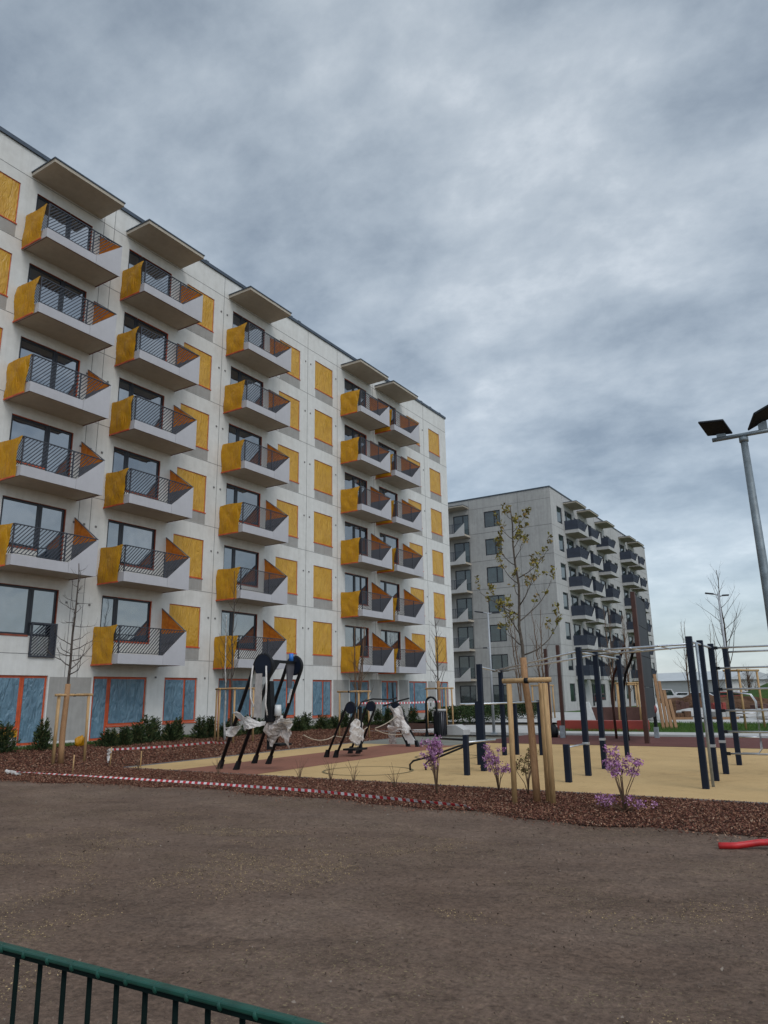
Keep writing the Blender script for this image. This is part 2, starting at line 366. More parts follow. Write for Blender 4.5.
def balcony(parent, W, film=True, ribs=True):
    """slab with its panels; origin at the wall, slab underside, near end"""
    s = MB(); s.box(0.003, BD-.045, 0.0, W, .012, .20); slab = s.build('balcony', 'slab', parent)
    e = MB(); e.box(.003, BD-.04, .0, .035, -.006, .011); e.box(.003, BD-.04, W-.035, W, -.006, .011); e.box(BD-.075, BD-.04, .036, W-.036, -.006, .011)
    e.build('drip_edge', 'red_edge' if film else 'grey_screen', slab)
    p = MB(); k = .655*W; t = .035; X = BD-t
    p.box(X, BD, -.035, k-.005, -.012, .33); p.prism([(X, k+.005, -.012), (X, W+.035, -.012), (X, W+.035, 1.30), (X, k+.005, .335)], (t, 0, 0))
    p.box(.003, X-.004, -.035, -.004, -.012, .33)
    p.build('front_panel', 'panel' if film else 'grey_conc2', slab)
    
    r = MB(); zt = 1.30; x = BD-.03
    r.bar((x, -.03, zt), (x, W+.03, zt), .045, .03); r.bar((.01, -.02, zt), (x, -.02, zt), .03, .03)
    for y in (-.015, .6*W): r.box(x-.02, x+.02, y-.02, y+.02, .335, zt-.016)
    r.bar((x, .02, .37), (x, .64*W, .37), .02, .02)
    # diagonal bars, rising away from the near end
    sl = 1.12; st = .128; c = -1.0
    def zl(y): return .37 if y < k else .37+(y-k)/(W-k)*.93
    while c < W:
        y0 = max(0.02, c); z0 = .37+(y0-c)*sl
        y1 = c+(zt-.37)/sl; z1 = zt
        if y0 > k:            # clip at the rising wedge
            pass
        if y1 > W: y1 = W; z1 = .37+(y1-c)*sl
        a = (y0, z0); ok = True
        if c > k:
            ok = False
        if ok and y1-y0 > .03: r.bar((x, a[0], a[1]), (x, y1, z1), .030, .012, up=(1, 0, 0))
        c += st
    c = -1.0
    while c < BD-.05:
        x0 = max(.02, c); z0 = .36+(x0-c); x1 = min(BD-.03, c+.92); z1 = .36+(x1-c)
        if x1-x0 > .03: r.bar((x0, -.02, z0), (x1, -.02, z1), .030, .012, up=(0, 1, 0))
        c += st
    r.build('railing', 'rail' if film else 'dark_screen', slab)
    # far side screen: dark sheet to rail height, above it a triangle rising to the wall
    q = MB(); yk = W-.03
    q.box(.01, X-.01, yk, yk+.03, .20, 1.26)
    for i in range(2): q.bar((.02, yk-.008, .55+.33*i), (X-.02, yk-.008, .62+.30*i), .016, .016)
    q.bar((.012, yk+.015, 2.27), (X+.01, yk+.015, 1.31), .04, .03)
    sc = q.build('side_screen', 'grey_screen' if film else 'dark_screen', slab)
    if film:
        a = random.Random(3)
        def fo(u, v):
            xx = .012+(X-.02)*u; top = 2.25-.97*u; zz = 1.262+(top-1.262)*v
            return (xx, yk+.012+.012*sin(9*u+4*v)*min(1, 5*v), zz)
        MB().grid(fo, 10, 8).build('side_film', 'orange_film', slab, True)
        def fy(u, v):
            xx = .015+u*(1.14+.19*v)
            d = .03*sin(7*u+3*v)*v*(1-v)*3+.018*sin(15*u-9*v+1)*v*(1-v)*3
            return (xx, -.062-abs(.010*sin(16*(u+v)))-abs(.05*sin(5*u+6*v+.6)*min(1, 6*v*(1-v)))-d, -.03+1.36*v+.02*sin(u*6)*(v))
        MB().grid(fy, 22, 16).build('yellow_film', 'yellow_film', slab, True)
        tp = MB(); tp.bar((.01, -.085, -.02), (1.16, -.085, -.02), .03, .05); tp.build('film_tape', 'orange_frame', slab)
    else:
        MB().box(.01, X-.01, -.05, -.04, .335, 1.27).build('near_screen', 'dark_screen', slab)
        MB().prism([(.012, yk, 1.265), (X-.01, yk, 1.265), (.012, yk, 2.24)], (0, .02, 0)).build('screen_top', 'dark_screen', slab)
    return slab
def canopy(parent, W, mat='slab'):
    s = MB(); s.box(.003, BD+.0, -.02, W-.03, 0, .13); c = s.build('canopy', mat, parent)
    e = MB(); e.box(.003, BD+.03, -.05, W+.0, .131, .18); e.build('canopy_flashing', 'cap', c)
    return c

# --- building A (white, yellow films). Local x = out of the facade, y = world y
A = thing('apartment_building', 'long white seven storey apartment block with yellow filmed balconies', 'building', (WX, 0, 0))
BAL = [12.78, 17.02, 23.04, 32.35, 36.0]; BW = 3.02; Y0, Y1 = 2.0, 45.5; ROOF = 21.38
doors = [('R', 13.05, 14.46, 15.43), ('L', 17.2, 17.88, 19.5), ('L', 23.34, 24.05, 25.65), ('L', 32.68, 33.7, 35.0), ('L', 36.3, 37.0, 38.5)]
yel = [(4.4, 6.1), (10.7, 12.4), (20.4, 22.1), (26.84, 28.54), (29.85, 31.5), (39.85, 41.6), (42.88, 44.5)]
holes = []; wins = []
for n in range(1, 7):
    zf = FH*n; top = zf+2.46
    for i, (k, a, b, c) in enumerate(doors):
        d = (a, b) if k == 'L' else (b, c); w = (b, c) if k == 'L' else (a, b)
        dl = zf+(.82 if (i == 0 and n == 1) else .16)
        holes += [(d[0], d[1], dl, top), (w[0], w[1], zf+.82, top)]
        wins += [('balcony_door', d[0], d[1], dl, top, 'dark', ()), ('window', w[0], w[1], zf+.82, top, 'dark', (.5,) if i == 3 else ())]
    for (a, b) in yel:
        holes.append((a, b, zf+.78, top)); wins.append(('window', a, b, zf+.78, top, 'yellow', ()))
g = [(11.2, 12.6, .76, ()), (20.36, 22.1, .70, (.62,)), (26.85, 28.55, .70, (.62,)), (29.85, 31.5, .62, (.55,)), (39.4, 41.65, .60, (.3,)), (42.9, 44.55, .6, (.5,)), (4.4, 6.1, .7, (.5,)),
     (13.05, 14.42, .76, ()), (17.8, 19.5, .70, ()), (24.08, 25.41, .70, ()), (34.03, 35.0, .6, ()), (36.96, 38.06, .6, ())]
gd = [(14.42, 15.32), (17.1, 17.80), (23.32, 24.08), (33.12, 34.03), (36.27, 36.96)]
for (a, b, z, m) in g: holes.append((a, b, z, 2.44)); wins.append(('window', a, b, z, 2.44, 'blue', m))
for (a, b) in gd: holes.append((a, b, .22, 2.44)); wins.append(('terrace_door', a, b, .22, 2.44, 'blue', ()))
w = MB(); facade(w, Y0, Y1, -.1, ROOF, holes)
w.quad((0, Y0, -.1), (0, Y0, ROOF), (-13, Y0, ROOF), (-13, Y0, -.1)); w.quad((0, Y1, -.1), (-13, Y1, -.1), (-13, Y1, ROOF), (0, Y1, ROOF))
w.quad((-13, Y0, -.1), (-13, Y0, ROOF), (-13, Y1, ROOF), (-13, Y1, -.1)); w.quad((0, Y0, ROOF), (0, Y1, ROOF), (-13, Y1, ROOF), (-13, Y0, ROOF))
w.quad((-.17, Y0+.1, -.1), (-.17, Y1-.1, -.1), (-.17, Y1-.1, ROOF-.1), (-.17, Y0+.1, ROOF-.1))
w.build('wall', 'white_wall', A)
c = MB(); c.box(-.35, .07, Y0-.05, Y1+.05, ROOF+.002, ROOF+.16); c.box(-13.1, -.351, Y1-.3, Y1+.05, ROOF+.002, ROOF+.16); c.box(-13.1, -.351, Y0-.05, Y0+.3, ROOF+.002, ROOF+.16)
for y in (8.2, 21.4, 27.6, 28.3, 40.8, 41.9, 43.2, 44.6): c.box(-.3, .03, y, y+.22, ROOF+.161, ROOF+.24)
c.build('roof_cap', 'cap', A)
j = MB(); vj = [9.2, 15.93, 16.42, 22.72, 29.2, 31.95, 35.72, 42.15]; hj = [FH*n+.24 for n in range(1, 7)]+[20.32]
cuts = lambda y0, y1: None
def vclear(y): return all(not (a-.02 < y < b+.02) for a, b, _, _ in holes)
for y in vj: j.box(.0, .004, y-.010, y+.010, .3, ROOF-.02)
for z in hj:
    segs = []; y = Y0
    for (a, b) in sorted({(x[0], x[1]) for x in holes if x[2] < z < x[3]}): segs.append((y, a)); y = b
    segs.append((y, Y1))
    for a, b in segs:
        if b-a > .1: j.box(.0, .005, a+.01, b-.01, z-.009, z+.009)
for n in range(1, 7):
    for y in (15.75, 16.18, 16.68, 22.55, 22.95, 29.0, 29.45, 31.8, 42.0):
        j.box(.001, .03, y-.035, y+.035, FH*n+2.02, FH*n+2.09)
for y in (22.5, 29.1, 19.9, 42.2): j.box(.001, .03, y-.035, y+.035, 2.4, 2.47)
j.build('panel_joints', 'joint', A)
for n in range(1, 7):
    for (a, b) in yel: MB().box(.0, .006, a+.04, b-.0, FH*n+.27, FH*n+.725).build('bare_concrete_patch', 'rough', A)
for (a, b, z) in ((15.38, 17.02, 2.4), (25.5, 26.7, 2.2), (31.6, 33.0, 2.45), (35.1, 36.2, 2.5), (38.2, 39.3, 2.5), (41.75, 42.8, 2.45)):
    MB().box(.0, .007, a, b, .3, z).build('bare_concrete_patch', 'rough', A)
for (a, b, z, m) in g[1:]: MB().box(.0, .007, a, b, .22, z-.05).build('bare_concrete_patch', 'rough', A)
pl = MB(); pl.box(.0, .05, Y0, Y1, -.1, .215); pl.build('plinth', 'joint', A)
RE = {15.43, 19.5, 25.65, 35.0, 38.5}
for i, (nm, a, b, z0, z1, st, m) in enumerate(wins): window(A, a, b, z0, z1, st, i+1, m, nm, edge=b in RE)
fr = MB(); frame_rect(fr, 14.5, 15.46, 3.03, 4.18, .06, .03, .07)
k = 14.0
while k < 15.4:
    a = max(k, 14.56); zz = 3.09+(a-k); b = min(15.40, k+1.03)
    if b-a > .03: fr.bar((.05, a, zz), (.05, b, zz+(b-a)), .014, .05, up=(1, 0, 0))
    k += .115
fr.box(.03, .045, 15.2, 15.4, 3.09, 4.12); fr.build('window_guard', 'rail', A)
fv = []
for q in range(5):
    rnd = random.Random(q+40); pa = [rnd.uniform(0, 6) for _ in range(6)]; kx = [rnd.uniform(3, 8) for _ in range(4)]
    def fy2(u, v):
        xx = .015+u*(1.12+rnd_e*.04+.20*v+.025*sin(kx[0]*v+pa[0]))
        d = .045*abs(sin(kx[1]*u+kx[2]*v*.7+pa[1]))+.03*sin(kx[3]*u-5*v+pa[2])
        return (xx, -.058-.012*abs(sin(19*(u+v)))-max(0, d)*min(1, 5*v*(1-v)+.15), -.03+1.35*v+.02*sin(u*6+pa[3])*v)
    rnd_e = rnd.uniform(-1, 1); g_ = MB().grid(fy2, 22, 16); me = bpy.data.meshes.new('yellow_film'); me.from_pydata(g_.v, [], g_.f); me.materials.append(M['yellow_film']); me.shade_smooth(); fv.append(me)
def vary(bal, i):
    for ch in bal.children:
        if ch.name.startswith('yellow_film'): ch.data = fv[i % 5]
MB().box(.008, .02, 13.0, 14.40, .50, .72).build('sill_film', 'yellow_film', A, label='yellow film strip under the leftmost ground floor window')
proto = None
for ci, y in enumerate(BAL):
    for n in range(1, 7):
        if ci == 0 and n == 1: continue
        L = (0, y, -.05+FH*n)
        if proto is None: proto = balcony(A, BW); proto.location = L; nb_ = proto
        else: nb_ = copy_part(proto, A, L)
        vary(nb_, (ci*7+n*3) % 11)
cp = canopy(A, BW); cp.location = (0, BAL[0], 20.40)
for y in BAL[1:]: copy_part(cp, A, (0, y, 20.40))

# --- building B (bare grey concrete), corner at world y = 67.6
B = thing('apartment_building', 'bare grey concrete apartment block with dark balconies, far end of the site', 'building', (WX, 67.6, 0))
BB = [3.95, 8.4, 14.85, 24.9, 29.1]; L_ = 39.0
hB = []; wB = []
for n in range(0, 7):
    zf = FH*n; top = zf+2.46
    for y in BB:
        z = zf+.18 if n else .25
        hB += [(y+.25, y+1.0, z, top), (y+1.0, y+2.6, zf+.6, top)]
        wB += [(y+.25, y+1.0, z, top), (y+1.0, y+2.6, zf+.6, top)]
    for (a, b) in ((1.8, 3.4), (11.9, 13.5), (19.2, 20.8), (22.0, 23.5), (33.2, 34.8), (36.4, 37.9)):
        hB.append((a, b, zf+.78, top)); wB.append((a, b, zf+.78, top))
w = MB(); facade(w, 0, L_, -.1, ROOF, hB, .2)
w.quad((0, L_, -.1), (-24, L_, -.1), (-24, L_, ROOF), (0, L_, ROOF)); w.quad((0, 0, ROOF), (0, L_, ROOF), (-24, L_, ROOF), (-24, 0, ROOF))
w.quad((-24, 0, -.1), (-24, 0, ROOF), (-24, L_, ROOF), (-24, L_, -.1)); w.quad((-.21, .25, -.1), (-.21, L_-.1, -.1), (-.21, L_-.1, ROOF-.1), (-.21, .25, ROOF-.1))
w.build('wall', 'grey_conc2', B)
for i, (a, b, z0, z1) in enumerate(wB):
    window(B, a, b, z0, z1, 'far', i, name='balcony_door' if b-a < .8 else 'window')
# end wall facing the playground, built on its own turned carrier mesh
hG = []; off = 24.0        # local y of the gable runs from 0 (far left) to 24 (corner)
for n in range(0, 7):
    zf = FH*n
    hG += [(16.95-.1, 18.65, zf+.78, zf+2.46), (13.3, 15.1, zf+(.2 if n else .3), zf+2.46), (4, 5.8, zf+.78, zf+2.46), (9, 10.8, zf+.78, zf+2.46)]
gm = MB(); facade(gm, 0, off, -.1, ROOF, hG, .2); gm.quad((-.21, .1, -.1), (-.21, off-.25, -.1), (-.21, off-.25, ROOF-.1), (-.21, .1, ROOF-.1))
gw = gm.build('end_wall', 'grey_conc', B, label='grey board-marked end wall facing the playground')
gw.rotation_euler = (0, 0, -pi/2); gw.location = (-off, 0, 0)
for i, (a, b, z0, z1) in enumerate(hG): window(gw, a, b, z0, z1, 'far', i, (.62,) if b-a < 1.85 else (.5,))
jb = MB()
for n in range(1, 7): jb.box(.0, .005, 0, off, FH*n+.225, FH*n+.27)
jb.box(0, .005, 0, off, 20.28, 20.31)
for y in (14.9+.25, 20.6, 9.0-.4): jb.box(0, .006, y, y+.035, .0, ROOF-.05)
jb.build('panel_joints', 'joint', gw)
jf = MB()
for n in range(1, 7):
    y = 0
    for z in (FH*n+.24,):
        for (a, b) in ((0, 3.9), (11.5, 14.8), (18, 24.8), (32.2, 39)): jf.box(0, .005, a, b, z-.012, z+.012)
for y in (.02, 3.6, 14.6, 21.4, 32.4): jf.box(0, .006, y, y+.03, 0, ROOF-.05)
jf.build('panel_joints', 'joint', B)
cb = MB(); cb.box(-24.05, .06, -.06, .35, ROOF+.002, ROOF+.12); cb.box(-.35, .06, .351, L_+.05, ROOF+.002, ROOF+.12); cb.build('roof_cap', 'cap', B)
pb = None
for y in BB:
    for n in range(1, 7):
        L = (0, y, -.05+FH*n)
        if pb is None: pb = balcony(B, 3.3, False); pb.location = L
        else: copy_part(pb, B, L)
cb2 = None
for y in BB:
    if cb2 is None: cb2 = canopy(B, 3.3); cb2.location = (0, y, 20.45)
    else: copy_part(cb2, B, (0, y, 20.45))
for n in range(1, 7):
    o = copy_part(pb, B, (-off+11.9, 0, -.05+FH*n)); o.rotation_euler = (0, 0, -pi/2)
    for ch in list(o.children):
        if ch.name.startswith(('side_screen', 'screen_top')): bpy.data.objects.remove(ch)
o = copy_part(cb2, B, (-off+11.9, 0, 20.45)); o.rotation_euler = (0, 0, -pi/2)

# ------------------------------------------------------------------ ground
def sheet(name, pts, z, mat, label=None):
    o = MB().poly([(x, y, z) for x, y in pts]).build(name, mat); o['kind'] = 'structure'
    return o
def rect(name, x0, x1, y0, y1, z, mat): return sheet(name, [(x0, y0), (x1, y0), (x1, y1), (x0, y1)], z, mat)
rect('ground', -1500, 1500, -1500, 1500, -.06, 'earth_far')
rect('bare_ground', -70, 60, -50, 12.0, -.035, 'soil')
def vnoise(x, y, s, seed):
    r = np.random.default_rng(seed); T = r.random((64, 64)); u = x*s+100; v = y*s+100
    i = np.floor(u).astype(int); k = np.floor(v).astype(int); fu = u-i; fv = v-k; fu = fu*fu*(3-2*fu); fv = fv*fv*(3-2*fv)
    g = lambda a, b: T[a % 64, b % 64]
    return (g(i,k)*(1-fu)+g(i+1,k)*fu)*(1-fv)+(g(i,k+1)*(1-fu)+g(i+1,k+1)*fu)*fv
xs = np.arange(-26, 8, .05); ys_ = np.concatenate([np.arange(-3, 3, .035), np.arange(3, 10.6, .045)])
X, Y = np.meshgrid(xs, ys_, indexing='ij')
Z = (vnoise(X, Y, .7, 1)-.5)*.022+(vnoise(X*.5, Y*1.6, 2.2, 2)-.5)*.016+(vnoise(X*.7, Y*1.3, 6, 3)-.5)*.012+(vnoise(X, Y, 14, 4)-.5)*.008
edge = np.clip((Y-9.2)/.8, 0, 1); Z = Z*(1-edge*.8)-edge*.001
nx, ny = X.shape; I = np.arange(nx*ny).reshape(nx, ny)
Fq = np.stack([I[:-1,:-1], I[1:,:-1], I[1:,1:], I[:-1,1:]], -1).reshape(-1, 4)
so = fast_mesh('bare_soil', np.stack([X, Y, Z], -1).reshape(-1, 3), Fq, 'soil'); so['kind'] = 'structure'; so.data.shade_smooth()
def edge_y(x):
    return float(np.interp(x, [-30, -17.5, -15.5, -10.6, -6, -3, -1, 8], [9.0, 9.3, 9.43, 10.2, 9.95, 9.62, 9.65, 9.7]))+.10*sin(x*2.3)+.06*sin(x*5.1+1)
bed = [(x, edge_y(x)+.05) for x in np.arange(-25, 8.01, .25)]
def bed_z(x): return float(np.interp(x, [-23.1, -22.3, -19, -15.3], [.17, .17, .07, .005]))
mb = MB(); k0 = 0
for x in np.arange(-23.1, 8.01, .25): mb.v += [(x, edge_y(x)+.05, bed_z(x)), (x, 13.0 if x > -15.3 else 36.0, bed_z(x))]
nn = len(mb.v)//2
for i in range(nn-1): mb.f.append((2*i, 2*i+2, 2*i+3, 2*i+1))
o = mb.build('mulch_bed', 'mulch_base'); o['kind'] = 'structure'
# rubber play surface, sheets 4 mm apart
rect('play_surface', -15.2, 7, 12.4, 23.4, .020, 'rub_yellow')
rect('play_surface_red', -13.55, -11.1, 12.402, 21.8, .024, 'rub_red')
rect('play_surface_grey', -15.2, -11.3, 21.8, 26.2, .024, 'rub_grey')
rect('play_surface_dark_red', -11.3, 7, 23.4, 28.4, .028, 'rub_darkred')
k = MB(); k.box(-15.28, -15.2, 12.32, 26.2, -.02, .035); k.box(-15.28, 7, 12.33, 12.4, -.02, .024); o = k.build('kerb', 'joint'); o['kind'] = 'structure'
for (cx, cy, r1) in ((-9.3, 14.0, .95), (-9.4, 17.9, .8)):
    m_ = MB()
    for i in range(48):
        a = 2*pi*i/48; b = 2*pi*(i+1)/48
        m_.quad((cx+r1*cos(a), cy+r1*sin(a), .029), (cx+(r1+.05)*cos(a), cy+(r1+.05)*sin(a), .029), (cx+(r1+.05)*cos(b), cy+(r1+.05)*sin(b), .029), (cx+r1*cos(b), cy+r1*sin(b), .029))
    o = m_.build('play_surface_line', 'circle_line'); o['kind'] = 'structure'
k = MB(); k.box(-20, 12, 28.5, 28.62, -.02, .09); o = k.build('kerb', 'paving'); o['kind'] = 'structure'
rect('pavement', -20, 12, 28.62, 31.0, .05, 'paving')
rect('pavement', -20, -11.5, 31.0, 36.0, .046, 'paving')
rect('lawn', -11.5, 12, 31.0, 40.3, .04, 'grass_base')
rect('pavement', -24, 20, 40.3, 62, .03, 'paving')
rect('lawn', -22, -12, 62, 110, .02, 'grass_base')
rect('gravel_strip', -23.06, -22.35, 2, 45.5, .20, 'gravel')
rect('lawn', -22.35, -21.95, 4, 40, .178, 'grass_base')
# chips
def chips(n, x0, x1, y0, y1, smin, smax, zf, name, lbl):
    x = RNG.uniform(x0, x1, n*2); y = RNG.uniform(y0, y1, n*2)
    ey = np.array([edge_y(a) for a in x]) + RNG.exponential(.13, n*2)*RNG.choice([-1, 1], n*2, p=[.5, .5])
    k = (y > ey); x = x[k][:n]; y = y[k][:n]
    z = np.array([zf(a) for a in x])+RNG.uniform(.004, .035, len(x))
    V, F = quads_cloud(np.stack([x, y, z], 1), RNG.uniform(smin, smax, len(x)), .45, (.3, .7))
    return tag(fast_mesh(name, V, F, 'chips'), lbl, 'mulch', kind='stuff')
chips(170000, -17.5, 4, 9.2, 12.36, .012, .042, lambda x: .004, 'bark_mulch', 'reddish brown bark mulch in the bed along the bare soil')
chips(110000, -22, -15.3, 9, 30, .02, .06, bed_z, 'bark_mulch', 'brown bark mulch in the bed between white building and rubber surface')
n = 26000; x = RNG.uniform(-14, 4, n); y = RNG.uniform(.6, 9.8, n); k = RNG.random(n) < 1.0
V, F = quads_cloud(np.stack([x, y, .006+RNG.uniform(0, .01, n)], 1), np.clip(RNG.lognormal(-4.5, .45, n), .005, .03), .8, (.6, 1.0))
tag(fast_mesh('soil_clods', V, F, 'clods'), 'small crumbs of earth lying on the bare soil', 'soil', kind='stuff')
n = 150000; x = RNG.uniform(-9, 3, n); y = RNG.uniform(.6, 8, n); dn = vnoise(x, y, 1.1, 9)*vnoise(x, y*1.5, 2.5, 10)+RNG.normal(0, .06, n); k = dn > .36; x = x[k]; y = y[k]
V, F = quads_cloud(np.stack([x, y, .008+RNG.uniform(0, .006, len(x))], 1), RNG.uniform(.005, .016, len(x)), .3, (.25, .7))
tag(fast_mesh('straw_bits', V, F, 'straw'), 'pale straw and seed flecks strewn over the foreground soil', 'straw', kind='stuff')
def blades(n, x0, x1, y0, y1, h, z, lbl, mat='grass', name='grass'):
    P = np.stack([RNG.uniform(x0, x1, n), RNG.uniform(y0, y1, n), np.full(n, z+h*.4)], 1)
    up = np.stack([RNG.normal(0, .35, n), RNG.normal(0, .35, n), np.ones(n)], 1)
    V, F = quads_cloud(P, RNG.uniform(h*.6, h*1.3, n), 1, (.05, .12), up)
    return tag(fast_mesh(name, V, F, mat), lbl, 'grass', kind='stuff')
blades(14000, -22.45, -21.95, 9, 36, .12, .178, 'narrow strip of green grass along the white building')
blades(30000, -11.5, 6, 31.0, 40.3, .12, .04, 'green grass strip behind the dark red rubber surface')

# ------------------------------------------------------------------ trees
def branchy(mb, p, d, L, r, rnd, depth, tips, up=.25, kink=.18, k=5):
    pts = [p.copy()]; rs = [r]; n = 7
    for i in range(n):
        d = (d+Vector((rnd.uniform(-kink, kink), rnd.uniform(-kink, kink), rnd.uniform(-kink, kink)+up*.35))).normalized()
        p = p+d*(L/n); pts.append(p.copy()); rs.append(r*(1-.75*(i+1)/n))
        if depth > 0 and i in (1, 3, 4, 5) and rnd.random() < .75:
            s = Vector((rnd.uniform(-1, 1), rnd.uniform(-1, 1), rnd.uniform(.0, .8))).normalized()
            branchy(mb, p.copy(), (d*.6+s*.9).normalized(), L*rnd.uniform(.3, .5), rs[-1]*.6, rnd, depth-1, tips, up, kink, 4)
    mb.tube(pts, rs, k); tips.append((pts[-1], d, depth)); tips.append((pts[-3], d, depth))
def tree(label, base, h, r, seed, h0=.4, nb=18, bl=.9, mat='bark', leaves=None, wrap=0, wr=.08, lean=(0, 0), depth=1, angle=.55, stems=1, group=None, up=.25, kink=.18):
    rnd = random.Random(seed); T = thing('tree', label, 'tree', base, group=group)
    tr = MB(); br = MB(); tips = []
    for s in range(stems):
        pts = []; rs = []; n = 14; ox = rnd.uniform(-.25, .25)*(stems > 1); oy = rnd.uniform(-.25, .25)*(stems > 1); wx = wy = 0
        for i in range(n+1):
            t = i/n
            if 0 < i: wx += rnd.uniform(-.025, .025)*h/4; wy += rnd.uniform(-.025, .025)*h/4
            pts.append(Vector((lean[0]*t+wx+ox*t*1.5, lean[1]*t+wy+oy*t*1.5, h*t))); rs.append(r*(1-.85*t)+.004)
        tr.tube(pts, rs, 8); P0 = pts
        for b in range(nb//stems):
            t = h0+(1-h0)*(b+rnd.random()*.6)/(nb//stems)
            if t > .97: continue
            i = min(n-1, int(t*n)); p = pts[i].lerp(pts[i+1], t*n-i)
            a = b*2.4+rnd.uniform(-.4, .4); e = angle*rnd.uniform(.7, 1.3)
            d = Vector((cos(a)*cos(e), sin(a)*cos(e), sin(e)))
            branchy(br, p, d, bl*(1.15-.75*(t-h0)/(1-h0))*rnd.uniform(.7, 1.2), max(.006, rs[i]*.45), rnd, depth, tips, up, kink)
    tr.build('trunk', mat, T, True); br.build('crown', 'bark' if mat == 'birch' else mat, T, True)
    if wrap:
        w = MB(); w.tube([tuple(next((P0[q].lerp(P0[q+1], (wrap*t-P0[q].z)/(P0[q+1].z-P0[q].z)) for q in range(len(P0)-1) if P0[q].z <= wrap*t <= P0[q+1].z), P0[0])) for t in (0, .2, .4, .6, .8, 1)], [wr, wr*.98, wr*.96, wr*.93, wr*.9, wr*.88], 12); w.build('trunk_wrap', 'reed', T, True)
    if leaves:
        P = []; S = []
        for p, d, dp in tips:
            if rnd.random() < leaves[1]:
                for q in range(rnd.randint(7, 15)):
                    P.append(p+Vector((rnd.gauss(0, .026), rnd.gauss(0, .026), rnd.gauss(.01, .026)))); S.append(rnd.uniform(.038, .080))
        V, F = quads_cloud(np.array([tuple(p) for p in P]), np.array(S), 1, (.4, .7))
        fast_mesh('leaves', V, F, leaves[0], T)
    return T
def stake_frame(label, base, posts, h, r, cross=True, rz=0):
    S = thing('tree_stake_frame', label, 'tree stakes', base, rz, 'wooden stake frames round young trees')
    for (x, y) in posts: MB().tube([(x, y, -.05), (x*.97, y*.97, h)], r, 10).build('post', 'stake', S, True)
    for i in range(len(posts) if cross == 'all' else 1):
        a = posts[i]; b = posts[(i+1) % len(posts)]
        A_ = Vector((a[0], a[1], 0)); B_ = Vector((b[0], b[1], 0)); d = (B_-A_).normalized()*.10
        MB().tube([(A_.x*.97-d.x, A_.y*.97-d.y, h+r), (B_.x*.97+d.x, B_.y*.97+d.y, h+r+.01)], r*.95, 10).build('crossbar', 'stake', S, True)
    MB().tube([(posts[0][0]*.5+posts[1][0]*.5-.03, posts[0][1]*.5+posts[1][1]*.5, h+r), (posts[0][0]*.5+posts[1][0]*.5+.03, posts[0][1]*.5+posts[1][1]*.5, h+r)], r*1.1, 10).build('tie', 'black', S, True)
    return S
tree('young tree with yellow-green opening buds and reed-wrapped trunk in the mulch', (-4.33, 11.1, 0), 4.62, .040, 21, .47, 16, .80, 'bark_near', ('buds', .72), 2.15, .058, (-.16, .05), 1, .28, up=.42)
stake_frame('thick round stakes with a crossbar around the nearest budding tree', (-4.33, 11.1, 0), [(-.26, -.24), (.30, -.14), (.17, .03)], 1.75, .041)
tree('bare young tree with curling twigs before the left end of the white block', (-17.45, 12.15, .03), 5.2, .05, 6, .42, 26, .75, 'bark', None, 2.0, .075, (.0, .0), 1, .15, up=.38, kink=.34)
stake_frame('pale stakes around the bare tree left of the barrier tape', (-17.4, 12.25, .03), [(-.08, -.30), (-.10, .62), (-.62, .05)], 1.68, .036, 'all')
tree('white-stemmed young birch inside the stakes behind the tall fitness frame', (-20.0, 20.6, .1), 4.6, .04, 8, .35, 18, .8, 'birch', None, 0, depth=1, angle=.9)
tree('thin dark bare sapling beside the white-stemmed birch', (-19.4, 20.3, .1), 6.2, .035, 9, .35, 20, .8, 'bark', None, 0, depth=1, angle=.9)
stake_frame('thin stakes around the white-stemmed birch', (-19.55, 20.4, .1), [(-.85, .1), (.6, -.45), (.75, .4), (-.2, -.4)], 1.8, .035, 'all')
tree('bushy bare multi-stemmed tree in front of the filmed doors, mid block', (-16.9, 24.6, .04), 4.3, .04, 12, .25, 30, .9, 'twig', None, 0, depth=1, angle=1.0, stems=3)
stake_frame('stakes round the multi-stemmed tree, mid block', (-16.9, 24.4, .04), [(-.5, -.2), (.5, -.3), (.5, .4)], 1.7, .035, 'all')
tree('slender bare tree before the last windows of the white block', (-17.3, 32.3, .06), 5.6, .05, 14, .3, 26, 1.0, 'bark', None, 2.2, .09, depth=1, angle=1.0)
stake_frame('stakes round the slender tree near the corner of the white block', (-17.3, 32.3, .06), [(-.55, -.2), (.55, -.3), (.5, .45)], 1.8, .04, 'all')
for i, (x, y, h, s, lb) in enumerate([(-21.0, 52, 7.5, 31, 'leftmost bare upright tree before the grey end wall'), (-17.5, 47, 7.0, 32, 'bare upright tree just right of the double street lamp'), (-16.0, 58, 8.0, 33, 'bare upright tree at the corner of the grey block'),
                         (-13.8, 54, 7.0, 34, 'bare upright tree right of the grey block corner'), (-14.5, 80, 8.5, 36, 'bare tree beyond the climbing wall, far along the grey block'), (-13.5, 92, 9, 37, 'farthest bare tree at the end of the grey block')]):
    tree(lb, (x, y, 0), h, .06, s, .2, 34, 1.7, 'twig', None, 0, depth=1, angle=1.1, stems=2, group='bare street trees before the grey block')
for i, (x, y, lb) in enumerate([(-17.5, 47, 'stakes round the tree right of the double street lamp'), (-13.8, 54, 'stakes round the tree right of the grey corner'), (-11.2, 44, 'stakes beyond the red wall, left of the climbing wall'), ]):
    stake_frame(lb, (x, y, .03), [(-.6, -.3), (.6, -.3), (.5, .6)], 2.0, .05, 'all')
tree('bare tree behind the far street lamp on the right', (-4.5, 34.0, .04), 6.6, .055, 41, .38, 22, 1.7, 'bark', None, 0, depth=1, angle=.9)
